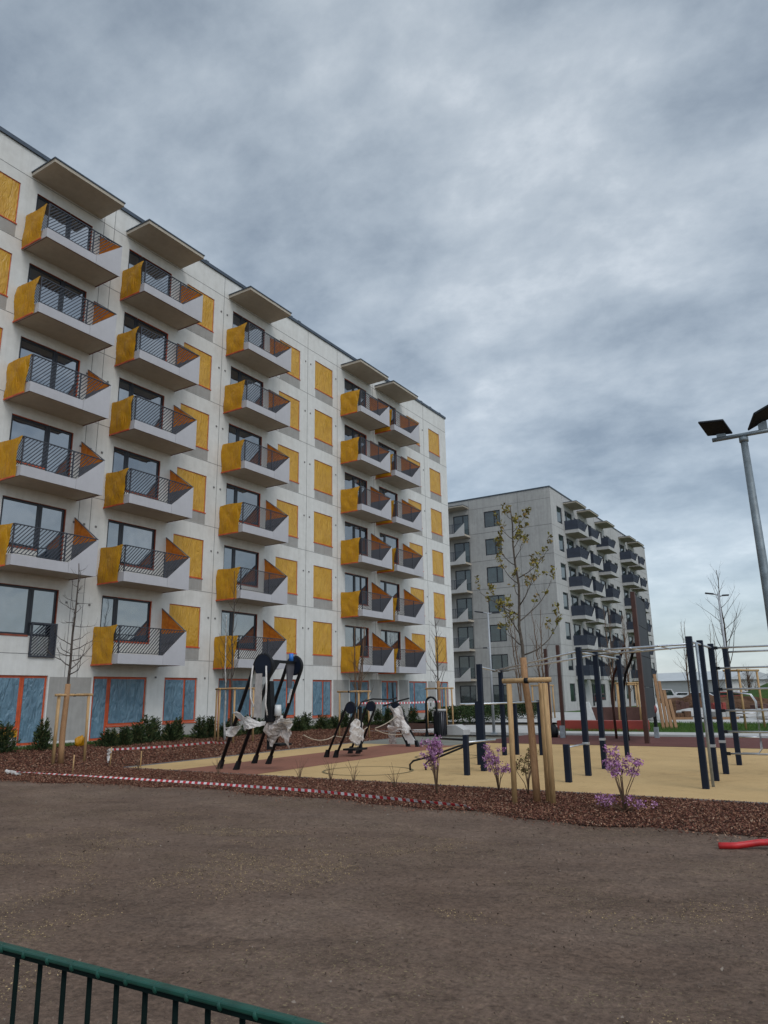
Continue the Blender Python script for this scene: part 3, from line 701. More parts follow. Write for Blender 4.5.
stake_frame('stakes round the bare tree on the right behind the bars', (-4.3, 34.2, .04), [(-.35, -.2), (.75, .9), (.2, -.5)], 2.3, .045, 'all')
t = thing('timber_stack', 'leaning orange timber planks beyond the climbing wall', 'timber', (-7.4, 34.2, .04))
for i, (dx, dz) in enumerate(((0, 2.3), (.16, 2.0), (.32, 1.6), (.5, 1.2))):
    MB().bar((dx, .05*i, 0), (dx-.22, .05*i+.3, dz), .13, .05).build('plank', 'timber', t)

# shrubs along the facade
def conifer(label, x, y, h, w, seed, mat='conifer'):
    T = thing('conifer_shrub', label, 'shrub', (x, y, bed_z(x)), group='low conifers planted along the white block')
    r = np.random.default_rng(seed); n = 1500
    t = r.random(n)**.8; z = h*t; a = r.random(n)*2*pi; rad = w*(1-t*.55)*np.sqrt(r.random(n))*(1+.30*np.sin(a*3+seed)+.25*np.sin(a*7+t*9))
    P = np.stack([rad*np.cos(a), rad*np.sin(a), z*(.75+.25*np.sin(a*4+seed)+.2*r.random(n))], 1)
    up = np.stack([np.cos(a)*.9+r.normal(0, .4, n), np.sin(a)*.9+r.normal(0, .4, n), np.full(n, .7)], 1)
    V, F = quads_cloud(P, r.uniform(.07, .18, n), 1, (.14, .3), up); fast_mesh('foliage', V, F, mat, T)
    MB().tube([(0, 0, -.05), (0, 0, h*.7)], [.02, .006], 6).build('stem', 'bark', T)
    return T
cy = [13.0, 14.2, 16.3, 16.9, 17.6, 18.1, 18.6, 19.1, 19.7, 20.6, 21.2, 21.8, 22.5, 23.3, 24.0, 24.7, 25.5, 26.4, 27.3, 28.2, 29.1, 30.0, 31.0, 32.2, 33.2, 34.4, 35.6, 37.0, 38.4, 39.8, 41.4]
od = ['first', 'second', 'third', 'fourth', 'fifth', 'sixth', 'seventh', 'eighth', 'ninth', 'tenth', 'eleventh', 'twelfth', 'thirteenth', 'fourteenth', 'fifteenth', 'sixteenth', 'seventeenth', 'eighteenth', 'nineteenth', 'twentieth', 'twenty-first', 'twenty-second', 'twenty-third', 'twenty-fourth', 'twenty-fifth', 'twenty-sixth', 'twenty-seventh', 'twenty-eighth', 'twenty-ninth', 'thirtieth', 'thirty-first', 'thirty-second', 'thirty-third', 'thirty-fourth']
for i, y in enumerate(cy):
    rr = random.Random(i*7+1)
    conifer('%s dark green conifer from the left, in the row along the white block' % od[i], -21.3+rr.uniform(-.25, .35), y, rr.uniform(.5, .85), rr.uniform(.30, .45), i+50)
def hedge(label, x0, x1, y0, y1, h, n, seed):
    r = np.random.default_rng(seed); P = np.stack([r.uniform(x0, x1, n), r.uniform(y0, y1, n), h*np.sqrt(r.random(n))], 1)
    V, F = quads_cloud(P, r.uniform(.07, .16, n), 1, (.4, .8)); return tag(fast_mesh('hedge', V, F, 'hedge'), label, 'hedge')
hedge('low dark hedge at the foot of the white block corner', -20.5, -18.2, 37, 44, .95, 6000, 1)
hedge('low hedge beyond the pale path, left of the street lamp', -20.5, -17.6, 46, 47.5, 1.0, 3500, 2)
for i, (x, y, lb) in enumerate(((-21.7, 15.75, 'crumpled yellow film scrap left of the conifers by the terrace door'), (-21.6, 17.15, 'larger crumpled yellow film scrap among the conifers'))):
    tag(MB().blob((0, 0, .2), (.10, .17, .15), i+3, .6).build('film_scrap', 'yellow_film', smooth=True), lb, 'plastic film').location = (x, y, .12)

# flowering shrubs
def flower(label, x, y, h, w, seed, nst, mat='blossom', dens=1.0, low=False):
    rnd = random.Random(seed); T = thing('flowering_shrub', label, 'shrub', (x, y, .01)); s = MB(); P = []; S = []
    for i in range(nst):
        a = rnd.uniform(0, 6.28); l = w*rnd.uniform(.3, 1); hh = h*rnd.uniform(.55, 1)
        pts = [Vector((0, 0, 0)), Vector((l*.25*cos(a), l*.25*sin(a), hh*.4)), Vector((l*.7*cos(a)+rnd.uniform(-.03, .03), l*.7*sin(a), hh*.75)), Vector((l*cos(a), l*sin(a), hh))]
        s.tube(pts, [.008, .007, .005, .003], 5)
        for q in range(rnd.randint(3, 5)):
            t = rnd.uniform(.55, 1); k = min(2, int(t*3)); p = pts[k].lerp(pts[k+1], t*3-k)
            e = p+Vector((rnd.gauss(0, .06), rnd.gauss(0, .06), rnd.uniform(0, .08))); s.tube([p, e], [.004, .002], 4)
            for _ in range(int(26*dens)): P.append(e+Vector((rnd.gauss(0, .024), rnd.gauss(0, .024), rnd.gauss(0, .024)))); S.append(rnd.uniform(.022, .048))
    if low:
        for i in range(16):
            c = Vector((rnd.uniform(-.38, .38), rnd.uniform(-.2, .2), rnd.uniform(.08, .2)))
            for _ in range(24): P.append(c+Vector((rnd.gauss(0, .035), rnd.gauss(0, .035), rnd.gauss(0, .025)))); S.append(rnd.uniform(.018, .04))
            s.tube([(0, 0, 0), c], [.005, .003], 4)
    s.build('stems', 'twig', T, True)
    V, F = quads_cloud(np.array([tuple(p) for p in P]), np.array(S), 1, (.5, .9)); fast_mesh('blossoms' if mat == 'blossom' else 'leaves', V, F, mat, T)
    return T
flower('tall mauve flowering shrub with a low skirt of blossom, right of the staked tree', -2.95, 10.75, .92, .30, 4, 9, low=True)
flower('slim mauve flowering shrub by the near end of the sit-up bench', -6.15, 11.3, .92, .20, 5, 10)
flower('mauve flowering shrub just left of the thick tree stakes', -5.35, 12.0, .70, .22, 6, 8)
flower('sparse shrub with dull reddish young leaves behind the staked trunk', -4.75, 11.8, .72, .32, 7, 8, 'dull_leaf', .5)
for i, (x, y, lb) in enumerate(((-11.9, 12.1, 'dry twig tuft left of the tall fitness frame feet'), (-9.6, 12.0, 'dry twig tuft left of the dark circle on the rubber'), (-8.9, 12.1, 'dry twig tuft in line with the dark circle'), (-8.3, 12.0, 'dry twig tuft right of the dark circle'), (-14.2, 11.9, 'dry twig tuft by the pointed corner of the rubber'), (-7.2, 11.7, 'dry twig tuft left of the slim mauve shrub'))):
    rnd = random.Random(i+90); T = thing('dry_twig_plant', lb, 'plant', (x, y, .01), group='dry twig tufts in the mulch'); s = MB()
    for q in range(9):
        a = rnd.uniform(0, 6.3); l = rnd.uniform(.05, .2); hh = rnd.uniform(.2, .45)
        s.tube([(0, 0, 0), (l*.4*cos(a), l*.4*sin(a), hh*.6), (l*cos(a), l*sin(a), hh)], [.006, .004, .002], 4)
    s.build('stems', 'twig', T)

# ------------------------------------------------------------------ playground: bar rig
rig = thing('pull_up_rig', 'navy and silver outdoor pull-up rig with overhead rails and wall bars', 'exercise rig', (-4.75, 15, .02))
def rp(x, y, z=0): return (x+4.75, y-15, z-.02)
def post(x, y, h, parent=rig, pf=rp, w=.105, mat='navy'):
    a = pf(x, y, 0); MB().box(a[0]-w/2, a[0]+w/2, a[1]-w/2, a[1]+w/2, -.03, h).build('post', mat, parent, bevel=.008)
    c = MB(); 
R1, R2, R3, R4 = (-2.39, 13.72), (-2.42, 14.97), (-2.43, 16.25), (-2.44, 18.23)
A1, A2, A3 = (-4.73, 14.92), (-4.82, 16.35), (-5.18, 19.6); L1, L2 = (-6.98, 14.95), (-8.2, 18.9)
for p, h in ((R1, 2.5), (R2, 2.5), (R3, 2.5), (R4, 2.5), (A1, 2.48), (A2, 2.46), (A3, 2.5), (L1, 2.22), (L2, 2.25), ((-4.72, 13.71), .66), ((-7.65, 16.2), 1.42), ((.3, 16.3), 2.5), ((.3, 18.3), 2.5)): post(*p, h)
def rl(a, b, z0, z1=None, r=.021, mat='silver', nm='rail'):
    z1 = z0 if z1 is None else z1
    MB().tube([rp(a[0], a[1], z0), rp(b[0], b[1], z1)], r, 10).build(nm, mat, rig, True)
rl((A1[0], A1[1]), (R1[0], R1[1]+.35), 2.41, 2.41); rl(A2, R2, 2.40, 2.42); rl(R1, R3, 2.44, 2.44); rl(A1, A2, 2.40); rl(A2, A3, 2.40, 2.43)
rl(L1, L2, 2.18); rl((-7.9, 17.9), A1, 2.19, 2.42); rl(L2, A2, 2.19, 2.40)
rl((-4.72, 13.75), (A1[0], A1[1]), .62, .62, .016)
for t in (.25, .5, .75): rl((A1[0]+(R1[0]-A1[0])*t, A1[1]+(R1[1]-A1[1])*t), (A2[0]+(R2[0]-A2[0])*t, A2[1]+(R2[1]-A2[1])*t), 2.40, 2.40, .015, nm='rung')
MB().tube([rp(-2.33, 14.05, 0), rp(-2.33, 14.05, 2.43)], .026, 12).build('slide_pole', 'galv', rig, True)
for z in (2.43, 2.03, 1.62, 1.21, .81, .40):
    MB().tube([rp(R3[0]+.06, R3[1], z), rp(.3, 16.3, z)], .019, 10).build('wall_bar', 'silver', rig, True)
    MB().box(*[v for p in ((R3[0]+4.75+.05, R3[0]+4.75+.12), (R3[1]-15-.03, R3[1]-15+.03), (z-.05, z+.01)) for v in p]).build('clamp', 'black', rig)
rl((R4[0], R4[1]), (.3, 18.3), 2.43)
for p in (A2, R2, R3, A1): 
    a = rp(*p); MB().box(a[0]-.057, a[0]+.057, a[1]-.057, a[1]+.057, .58, .63).build('collar', 'silver', rig)
lp = MB(); x0, y0 = R4
for s in (-.11, .11):
    lp.tube([rp(x0+.05, y0+s+.2, 1.55), rp(x0+.38, y0+s+.2, 1.50), rp(x0+.46, y0+s+.2, 1.35), rp(x0+.46, y0+s+.2, .35), rp(x0+.38, y0+s+.2, .25), rp(x0+.05, y0+s+.2, .25)], .014, 8)
for z in (1.1, .6): lp.tube([rp(x0+.05, y0+.09, z), rp(x0+.46, y0+.09, z)], .014, 8)
lp.build('step_loop', 'silver', rig, True)
# sit-up bench
b = thing('sit_up_bench', 'low black curved sit-up bench with a short navy post', 'exercise bench', (-6.94, 14.06, .02))
MB().box(-.05, .05, -.05, .05, -.03, .78).build('post', 'navy', b, bevel=.008)
for s in (-.1, .12):
    MB().tube([(-1.43+s*1.2, .48+s, -.02), (-1.45+s*1.2, .5+s, .12), (-1.36+s*1.2, .5+s, .20), (-1.0+s*.7, .55+s, .30), (-.5+s*.4, .8+s, .50), (-.05, 1.05+s, .62)], .022, 8).build('bench_rail', 'black', b, True)
MB().tube([(-.9, .6, .66), (.02, .02, .68)], .022, 8).build('foot_bar', 'black', b, True)
MB().tube([(0, 0, .63), (.25, .9, .64)], .02, 8).build('side_bar', 'silver', b, True)
MB().tube([(.12, .75, .55), (.0, .9, .25), (-.15, .95, .05)], .015, 6).build('wrapped_cord', 'rope', b, True)
# parallel bars behind
b = thing('parallel_bars', 'waist-high parallel bars on two low navy posts behind the budding tree', 'exercise bars', (-7.62, 19.2, .02))
for x, y, h in ((-.35, .0, 1.38), (.31, .08, 1.40)): MB().box(x-.05, x+.05, y-.05, y+.05, -.03, h).build('post', 'navy', b, bevel=.008)
MB().tube([(-.75, -2.2, 1.34), (.36, .12, 1.36)], .022, 8).build('bar', 'silver', b, True)
MB().tube([(-1.2, -1.6, 1.34), (-.35, -.1, 1.34)], .022, 8).build('bar', 'silver', b, True)

# climbing wall
b = thing('climbing_wall', 'tall dark climbing panel between a rust brown and a black post', 'climbing wall', (-5.85, 24.6, .03))
MB().box(-.07, .07, -.07, .07, -.05, 4.75).build('post', 'brown_steel', b, bevel=.01)
MB().box(-.42, -.32, 2.95, 3.05, .35, 4.85).build('post', 'black', b, label='black rear post on a galvanised foot')
MB().box(-.44, -.30, 2.93, 3.07, -.05, .36).build('post_foot', 'galv', b)
for i in range(4):
    z0 = .72+i*1.0; z1 = z0+.985
    MB().prism([(-.02, .075, z0), (-.36, 2.93, z0), (-.36, 2.93, z1), (-.02, .075, z1)], (.04, .004, 0)).build('panel', 'panel_dark', b)
MB().blob((-.40, 2.85, .95), .17, 3, .1).build('climbing_hold', 'foam', b, True)
for (x, y, x2, m) in ((-.9, 1.25, -.3, 'black'), (-1.55, 2.2, -.9, 'brown_steel')):
    MB().tube([(x, y, -.03), (x-.03, y, 1.0), (x-.02, y, 1.6), (x+.15, y-.2, 2.15), (x+.5, y-.6, 2.65), (x2+.15, y-1.0, 3.1)], .045, 8).build('curved_pole', m, b, True)
b = thing('post_frame', 'pair of tall rust brown steel posts left of the climbing wall', 'play frame', (-9.3, 26.85, .03))
MB().box(-.06, .06, -.06, .06, -.05, 3.3).build('post', 'brown_steel', b, bevel=.01); MB().box(-.93, -.81, 1.0, 1.12, -.05, 3.25).build('post', 'brown_steel', b, bevel=.01)
MB().box(-.075, .075, -.20, -.07, -.03, .42).build('post_foot', 'galv', b)
MB().blob((-.42, .1, .2), (.22, .22, .24), 5, .3).build('rope_coil', 'black', b, True)

# fitness machines: each side is a closed loop of flat bar leaning in the xz plane
def stadium(parent, y, h, lean, w, r=.03, mat='black', nm='leg_loop', base=0, disc=True, xo=0):
    m = MB(); hw = w/2; d = Vector((lean, 0, h-hw)).normalized()
    n = Vector((d.z, 0, -d.x)); top = Vector((lean+xo, y, h-hw)); l = []
    A0 = Vector((xo-hw, y, base)); B0 = Vector((xo+hw, y, base))
    arc = [top - n*hw*cos(a) + d*hw*sin(a) for a in [pi*i/10 for i in range(11)]]
    m.tube([A0, *arc, B0], r, 8); m.build(nm, mat, parent, True)
    if disc:
        dd = MB(); c = top; k = 20
        ring = [c + (n*cos(2*pi*i/k) + d*sin(2*pi*i/k))*hw*.95 for i in range(k)]
        dd.prism([p-Vector((0, .04, 0)) for p in ring], (0, .08, 0)); dd.build('pivot_disc', 'navy', parent)
    for a in (xo-hw, xo+hw): 
        f = MB(); f.prism([(a-.06, y-.05, base-.01), (a+.06, y-.05, base-.01), (a+.09*lean+.035, y-.05, base+.2), (a+.09*lean-.035, y-.05, base+.2)], (0, .1, 0)); f.build('foot', 'black', parent)
def drape(pts, r, mat, nm, parent, seed, k=10):
    m = MB(); rnd = random.Random(seed); P = [Vector(p) for p in pts]; Q = []; rs = []
    for i in range(len(P)-1):
        for t in (0, .33, .66): Q.append(P[i].lerp(P[i+1], t)+Vector((rnd.uniform(-.03, .03), rnd.uniform(-.03, .03), rnd.uniform(-.03, .03)))); rs.append(r*rnd.uniform(.65, 1.3))
    Q.append(P[-1]); rs.append(r*.5); m.tube(Q, rs, k+4)
    m.v = [tuple(c+rnd.uniform(-.28, .28)*r for c in v) for v in m.v]; return m.build(nm, mat, parent, False)
f = thing('fitness_machine', 'tall black leaning fitness machine with fabric strap and wrapped seat', 'fitness machine', (-12.5, 13.0, .02))
stadium(f, 0, 2.55, 1.02, .52, .042); stadium(f, 1.42, 2.55, 1.02, .46, .042, xo=-.25)
MB().prism([(.93, .05, 2.38), (1.07, .05, 2.38), (.83, 1.40, 2.38), (.69, 1.40, 2.38)], (0, 0, .06)).build('top_beam', 'black', f)
MB().prism([(1.0, .10, 2.38), (.95, .60, 2.38), (1.0, .15, 1.95)], (.05, 0, 0)).build('weight_cover', 'black', f)
MB().prism([(.80, 1.05, 2.38), (.76, 1.40, 2.38), (.72, 1.32, 1.80), (.76, 1.15, 1.80)], (.04, 0, 0)).build('side_cover', 'grey_screen', f)
MB().prism([(1.02, .06, 1.05), (1.24, .06, 1.05), (1.16, .06, 1.95), (1.08, .06, 1.95)], (0, .14, 0)).build('column', 'black', f)
MB().prism([(.80, -.06, 1.15), (1.02, -.06, 1.15), (1.02, -.06, 2.12), (.84, -.06, 2.12)], (0, .025, 0)).build('info_panel', 'grey_wrap', f, label='long pale grey information panel')
MB().tube([(.80, -.12, 2.30), (.76, -.13, 1.9), (.77, -.14, 1.6), (.88, -.15, 1.38)], .020, 6).build('strap', 'bag', f, True)
MB().tube([(1.20, -.12, 2.28), (1.23, -.13, 1.8), (1.22, -.14, 1.45), (1.27, -.13, 1.20)], .020, 6).build('strap', 'bag', f, True)
def cloth(fn, nm, mat, seed, nu=16, nv=10, amp=.03):
    rnd = random.Random(seed); m = MB(); m.grid(fn, nu, nv); m.v = [tuple(c+rnd.uniform(-amp, amp)*.45 for c in v) for v in m.v]
    o = m.build(nm, mat, f, False); q = o.modifiers.new('thickness', 'SOLIDIFY'); q.thickness = .006; q.use_even_offset = False; return o
cloth(lambda u, v: (.28+.95*u, -.16+.05*sin(9*u)+.10*v*sin(5*u+1), 1.27-.22*u-(.10+.20*sin(pi*min(1, u*1.2)))*v+.03*sin(14*u)), 'plastic_wrap', 'bag', 3)
cloth(lambda u, v: (.02+.42*u, -.14+.06*sin(7*u+3*v), .93-.12*sin(pi*u)*v-.10*v+.05*u), 'plastic_wrap', 'bag', 4, 8, 5)
cloth(lambda u, v: (1.10+.42*u, .02+.35*u+.07*sin(8*v+5*u), 1.16-.14*u-.62*v*(.75+.25*sin(7*u))), 'plastic_wrap', 'clear_bag', 5, 12, 14, .05)
cloth(lambda u, v: (1.15+.48*u, .22+.10*sin(6*u+4*v), 1.22-.10*u-.30*v*(.8+.2*sin(9*u))), 'plastic_wrap', 'bag', 6, 10, 8, .05)
MB().box(.95, 1.35, .25, .65, .52, .57).build('seat', 'black', f, bevel=.015)
MB().box(1.06, 1.14, .12, .24, .45, 1.08).build('seat_post', 'black', f)
MB().tube([(1.30, .2, 1.18), (1.30, .2, 1.42)], [.085, .07], 14).build('cup_wrap', 'white_plastic', f, True)
MB().tube([(.84, 1.2, 2.44), (.84, 1.2, 2.62)], .055, 12).build('blue_cap', 'blue_cap', f, True)
MB().prism([(.60, 1.36, 1.45), (.66, 1.36, 1.45), (.76, 1.36, 1.78), (.70, 1.36, 1.78)], (0, .012, 0)).build('label_plate', 'white_plastic', f)
f = thing('fitness_machine', 'smaller black leaning fitness machine with handlebars and a white bag', 'fitness machine', (-12.22, 16.6, .02))
stadium(f, 0, 1.42, .66, .30, .032); stadium(f, 1.35, 1.42, .60, .27, .032, xo=-.18)
MB().tube([(.55, .5, 1.25), (.5, .75, 1.42), (.65, 1.1, 1.50), (1.05, 1.35, 1.47), (1.2, 1.5, 1.52)], .022, 8).build('handlebar', 'black', f, True)
MB().tube([(.8, 1.4, 1.3), (1.1, 1.9, 1.45), (1.3, 2.0, 1.5)], .022, 8).build('handlebar', 'black', f, True)
bm_ = MB().blob((.40, .65, .62), (.10, .27, .34), 2, .22, 26, 18); rq = random.Random(4); bm_.v = [tuple(c+rq.uniform(-.012, .012)+.02*sin(30*v[2]+9*v[1]) for c in v) for v in bm_.v]; bm_.build('seat_bag', 'bag', f)
MB().box(.15, .55, .35, .95, .16, .21).build('footrest', 'black', f); MB().box(.40, .47, .75, .82, .1, 1.3).build('upright', 'black', f)
f = thing('fitness_machine', 'single black fitness machine wrapped in crumpled pale plastic', 'fitness machine', (-12.2, 20.95, .02))
stadium(f, 0, 1.35, -.62, .34, .04)
MB().prism([(-.18, -.05, .1), (.18, -.05, .1), (-.30, -.05, .75), (-.58, -.05, .75)], (0, .04, 0)).build('panel', 'white_plastic', f)
cloth(lambda u, v: (-.80+.42*u+.34*v+.04*sin(7*v), -.12-.08*sin(pi*u)+.04*sin(9*u+5*v), 1.22-.72*v+.04*sin(8*u)), 'plastic_wrap', 'bag', 11, 10, 14, .03)
cloth(lambda u, v: (-.86+.26*u+.02*sin(9*v), -.02-.06*sin(pi*u)+.05*sin(6*u+6*v), .80-.72*v), 'plastic_wrap', 'clear_bag', 12, 8, 12, .035)
cloth(lambda u, v: (-.80+.80*u, -.18-.05*sin(5*u+4*v), .66-.08*u-.20*v*(.7+.3*sin(8*u))), 'plastic_wrap', 'bag', 13, 14, 6, .03)
MB().tube([(-.7, 0, 1.3), (-.72, 0, 2.0)], .03, 8).build('upright', 'black', f, True)
f = thing('fitness_machine', 'slim upright black loop stand with a round white sign', 'fitness machine', (-14.3, 26.05, .02))
stadium(f, 0, 1.5, .0, .46, .045, disc=False)
MB().prism([(.14*cos(2*pi*i/24), -.02, 1.22+.14*sin(2*pi*i/24)) for i in range(24)], (0, .03, 0)).build('sign_disc', 'white_plastic', f)
MB().box(-.02, .02, -.032, -.022, 1.15, 1.28).build('sign_mark', 'black', f)
MB().box(.22, .36, -.05, .05, -.02, .9).build('upright', 'black', f)
f = thing('litter_bin', 'dark slatted litter bin with pale rim beside the loop stand', 'litter bin', (-14.3, 26.75, .02))
MB().tube([(0, 0, 0), (0, 0, .95)], .24, 20).build('body', 'grey_screen', f, True)
MB().tube([(0, 0, .951), (0, 0, 1.03)], .26, 20).build('rim', 'grey_conc2', f, True)
for i in range(20):
    a = 2*pi*i/20; MB().box(-.012, .012, -.012, .012, .05, .93).build('slat', 'black', f).location = (.25*cos(a), .25*sin(a), 0)
tag(MB().prism([(-.55, -.3, 0), (.45, -.3, 0), (.45, -.3, .22), (.1, -.3, .40), (-.45, -.3, .38)], (0, .6, 0)).build('concrete_block', 'paving', bevel=.02), 'pale concrete block beside the litter bin', 'block').location = (-13.9, 27.4, .03)

# ------------------------------------------------------------------ tapes, ropes, hose
def ribbon(name, pts, w, label, cat, mat='tape', per=.15, sag=0, twist=0, n=90, vertical=True, seed=1):
    rnd = random.Random(seed); P = [Vector(p) for p in pts]; seg = [(P[i+1]-P[i]).length for i in range(len(P)-1)]; tot = sum(seg)
    V = []; F = []; U = []
    for k in range(n+1):
        s = tot*k/n; i = 0
        while i < len(seg)-1 and s > seg[i]: s -= seg[i]; i += 1
        t = min(1, s/seg[i]); p = P[i].lerp(P[i+1], t); p.z -= sag*4*t*(1-t); d = (P[i+1]-P[i]).normalized()
        ang = twist*k/n*6+rnd.uniform(-.25, .25)
        u = Vector((0, 0, 1)) if vertical else d.cross(Vector((0, 0, 1))).normalized(); side = d.cross(u).normalized()
        q = u*cos(ang)+side*sin(ang); V += [tuple(p-q*w/2), tuple(p+q*w/2)]; U.append(tot*k/n/per)
    for k in range(n): F.append((2*k, 2*k+2, 2*k+3, 2*k+1))
    me = bpy.data.meshes.new(name); me.from_pydata(V, [], F); uv = me.uv_layers.new()
    for p in me.polygons:
        for li, vi in zip(p.loop_indices, p.vertices): uv.data[li].uv = (U[vi//2], vi % 2)
    me.materials.append(M[mat]); o = bpy.data.objects.new(name, me); col.objects.link(o); tag(o, label, cat); 
    sm = o.modifiers.new('thickness', 'SOLIDIFY'); sm.thickness = .002
    return o
ribbon('barrier_tape', [(-16.1, 10.05, .10), (-14, 10.35, .07), (-10.5, 10.55, .05), (-8, 10.45, .06), (-5.0, 10.08, .05), (-4.85, 9.95, .03)], .045, 'red and white barrier tape lying along the edge of the mulch', 'barrier tape', vertical=False, twist=.4, n=160)
ribbon('barrier_tape', [(-15.85, 12.4, .42), (-13.1, 13.1, .60), (-12.5, 13.0, .62)], .045, 'red and white barrier tape strung from a low peg to the tall fitness frame', 'barrier tape', sag=.02, twist=.1)
for i, (x, y, h, lb) in enumerate(((-15.85, 12.4, .46, 'short wooden peg at the left end of the strung tape'), (-15.1, 12.7, .36, 'short thin peg under the strung tape'), (-15.2, 10.9, .4, 'thin bamboo peg standing in the left mulch bed'))):
    tag(MB().tube([(0, 0, -.03), (.01, 0, h)], .016, 6).build('peg', 'stake', smooth=True), lb, 'peg').location = (x, y, .02)
tag(drape([(-16.3, 10.05, .12), (-16.1, 10.05, .08), (-15.9, 10.1, .05)], .03, 'bag', 'tape_knot', None, 31), 'knotted white end of the tape lying on the left mulch', 'tape knot')
tag(drape([(-15.87, 12.38, .44), (-15.86, 12.36, .3), (-15.88, 12.35, .12)], .035, 'bag', 'tape_end', None, 32), 'white tape end hanging from the left peg', 'tape end')
ribbon('barrier_tape', [(-19.5, 28.6, 1.30), (-17.0, 31.9, 1.30), (-14.3, 26.9, 1.0)][:2], .08, 'far red and white barrier tape strung before the ground floor windows', 'barrier tape', sag=.04)
ribbon('barrier_tape', [(-17.0, 25.6, 1.25), (-19.5, 28.6, 1.30)], .08, 'red and white barrier tape left of the multi-stemmed tree stakes', 'barrier tape', sag=.04)
def rope(pts, lb, sag=.12, r=.012):
    P = []
    for i in range(len(pts)-1):
        a = Vector(pts[i]); b_ = Vector(pts[i+1])
        for k in range(10): t = k/10; p = a.lerp(b_, t); p.z -= sag*4*t*(1-t); P.append(p)
    P.append(Vector(pts[-1])); tag(MB().tube(P, r, 6).build('rope', 'rope', smooth=True), lb, 'rope')
rope([(-11.4, 14.4, .72), (-12.1, 16.6, .58), (-11.9, 17.9, .75)], 'pale rope between the tall and the smaller fitness machines')
rope([(-11.7, 18.0, .72), (-12.7, 20.9, 1.0)], 'upper pale rope from the handlebar machine to the wrapped machine', .05)
rope([(-11.7, 18.0, .68), (-12.5, 20.9, .42)], 'lower pale rope from the handlebar machine to the wrapped machine', .08)
tag(MB().tube([(-1.47, 8.78, .035), (-1.3, 8.85, .04), (-1.1, 8.95, .07), (-.9, 9.0, .085), (-.5, 9.05, .10), (.2, 8.95, .12), (1.0, 9.1, .16)], .033, 14).build('hose', 'red_plastic', smooth=True), 'red plastic pipe lying on the bare soil at the right edge', 'pipe')

# ------------------------------------------------------------------ green mesh fence
fe = thing('mesh_fence', 'green welded wire fence panel with a flat top rail in the foreground', 'fence', (-.98, .65, .004))
fe.rotation_euler = (0, -.012, 0)
d = Vector((.40, .0, 0)).normalized()
MB().box(-1.5, 1.6, -.0055, .0055, 1.2745, 1.281).build('top_rail', 'green_paint', fe, bevel=.002)
MB().box(-1.5, 1.6, -.0035, .0045, 1.2695, 1.2744).build('lower_rail', 'green_wire', fe)
wb = MB(); x = -1.475
while x < 1.6: wb.blob((x, -.001, 1.2760), (.0045, .0062, .0060), int(x*99), .15, 8, 6); x += .05
wb.build('weld_beads', 'green_paint', fe, True)
vw = MB(); x = -1.5
while x < 1.6: vw.tube([(x, .006, .05), (x, .004, 1.2695)], .0034, 6); x += .05
vw.build('vertical_wires', 'green_wire', fe, True)
hw_ = MB()
for z in (.1, .3, .5, .7, .9, 1.1): hw_.tube([(-1.5, .013, z), (1.6, .013, z)], .0035, 6); hw_.tube([(-1.5, -.003, z), (1.6, -.003, z)], .0035, 6)
hw_.build('horizontal_wires', 'green_wire', fe, True)
MB().box(1.6, 1.66, -.02, .04, 0, 1.3).build('fence_post', 'green_paint', fe)

# ------------------------------------------------------------------ lamps
fl = thing('floodlight_mast', 'galvanised mast with two dark floodlights on a crossbar, right edge', 'floodlight', (-1.06, 13.61, 0))
MB().tube([(0, 0, -.05), (0, 0, 3), (-.03, 0, 5.86)], [.085, .075, .058], 16).build('mast', 'lamp_pole', fl, True)
MB().tube([(-.03, 0, 5.80), (-.03, 0, 5.88)], .075, 16).build('collar', 'lamp_pole', fl, True)
MB().tube([(-.53, 0, 5.93), (.55, 0, 5.93)], .038, 12).build('crossbar', 'lamp_pole', fl, True)
def panel(o, a, b, t=.05):
    o = Vector(o); a = Vector(a); b = Vector(b); n = a.cross(b).normalized()*t
    k = MB(); k.prism([o, o+a, o+a+b, o+b], n); h = k.build('lamp_head', 'black', fl, bevel=.012)
    g_ = MB(); q = o+a*.08+b*.08-n*.06; g_.prism([q, q+a*.84, q+a*.84+b*.84, q+b*.84], n*.05); g_.build('lamp_lens', 'black', h)
    return h
panel((-.19, 0, 5.98), (-.41, 0, .04), (-.10, -.25, .20)); MB().box(-.45, -.30, -.03, .03, 5.96, 6.02).build('bracket', 'lamp_pole', fl)
panel((.06, 0, 5.98), (.15, -.25, .20), (.42, 0, .18)); MB().box(.22, .36, -.03, .03, 5.96, 6.10).build('bracket', 'lamp_pole', fl)
def street_lamp(label, base, h, heads):
    s = thing('street_lamp', label, 'street lamp', base)
    MB().tube([(0, 0, 0), (0, 0, h)], [.06, .035], 12).build('pole', 'white_pole', s, True)
    for (dx, dy, dz, z) in heads:
        MB().tube([(0, 0, z-.05), (dx*.4, dy*.4, z)], .025, 8).build('arm', 'white_pole', s, True)
        MB().bar((dx*.35, dy*.35, z+.0), (dx, dy, z+dz), .16, .05).build('lamp_head', 'dark_frame', s, bevel=.01)
    MB().box(-.1, .1, -.1, .1, -.02, .05).build('base_plate', 'galv', s)
street_lamp('pale street lamp with two heads before the grey end wall', (-12.65, 28.2, .05), 4.85, [(-.55, -.1, .06, 4.86), (.5, .1, .0, 4.82), (-.25, -.12, .0, 3.4)])
street_lamp('slim street lamp with two heads behind the right-hand bars', (-4.04, 30.31, .05), 5.15, [(-.45, -.1, .05, 5.12), (.35, .1, .0, 5.05)])

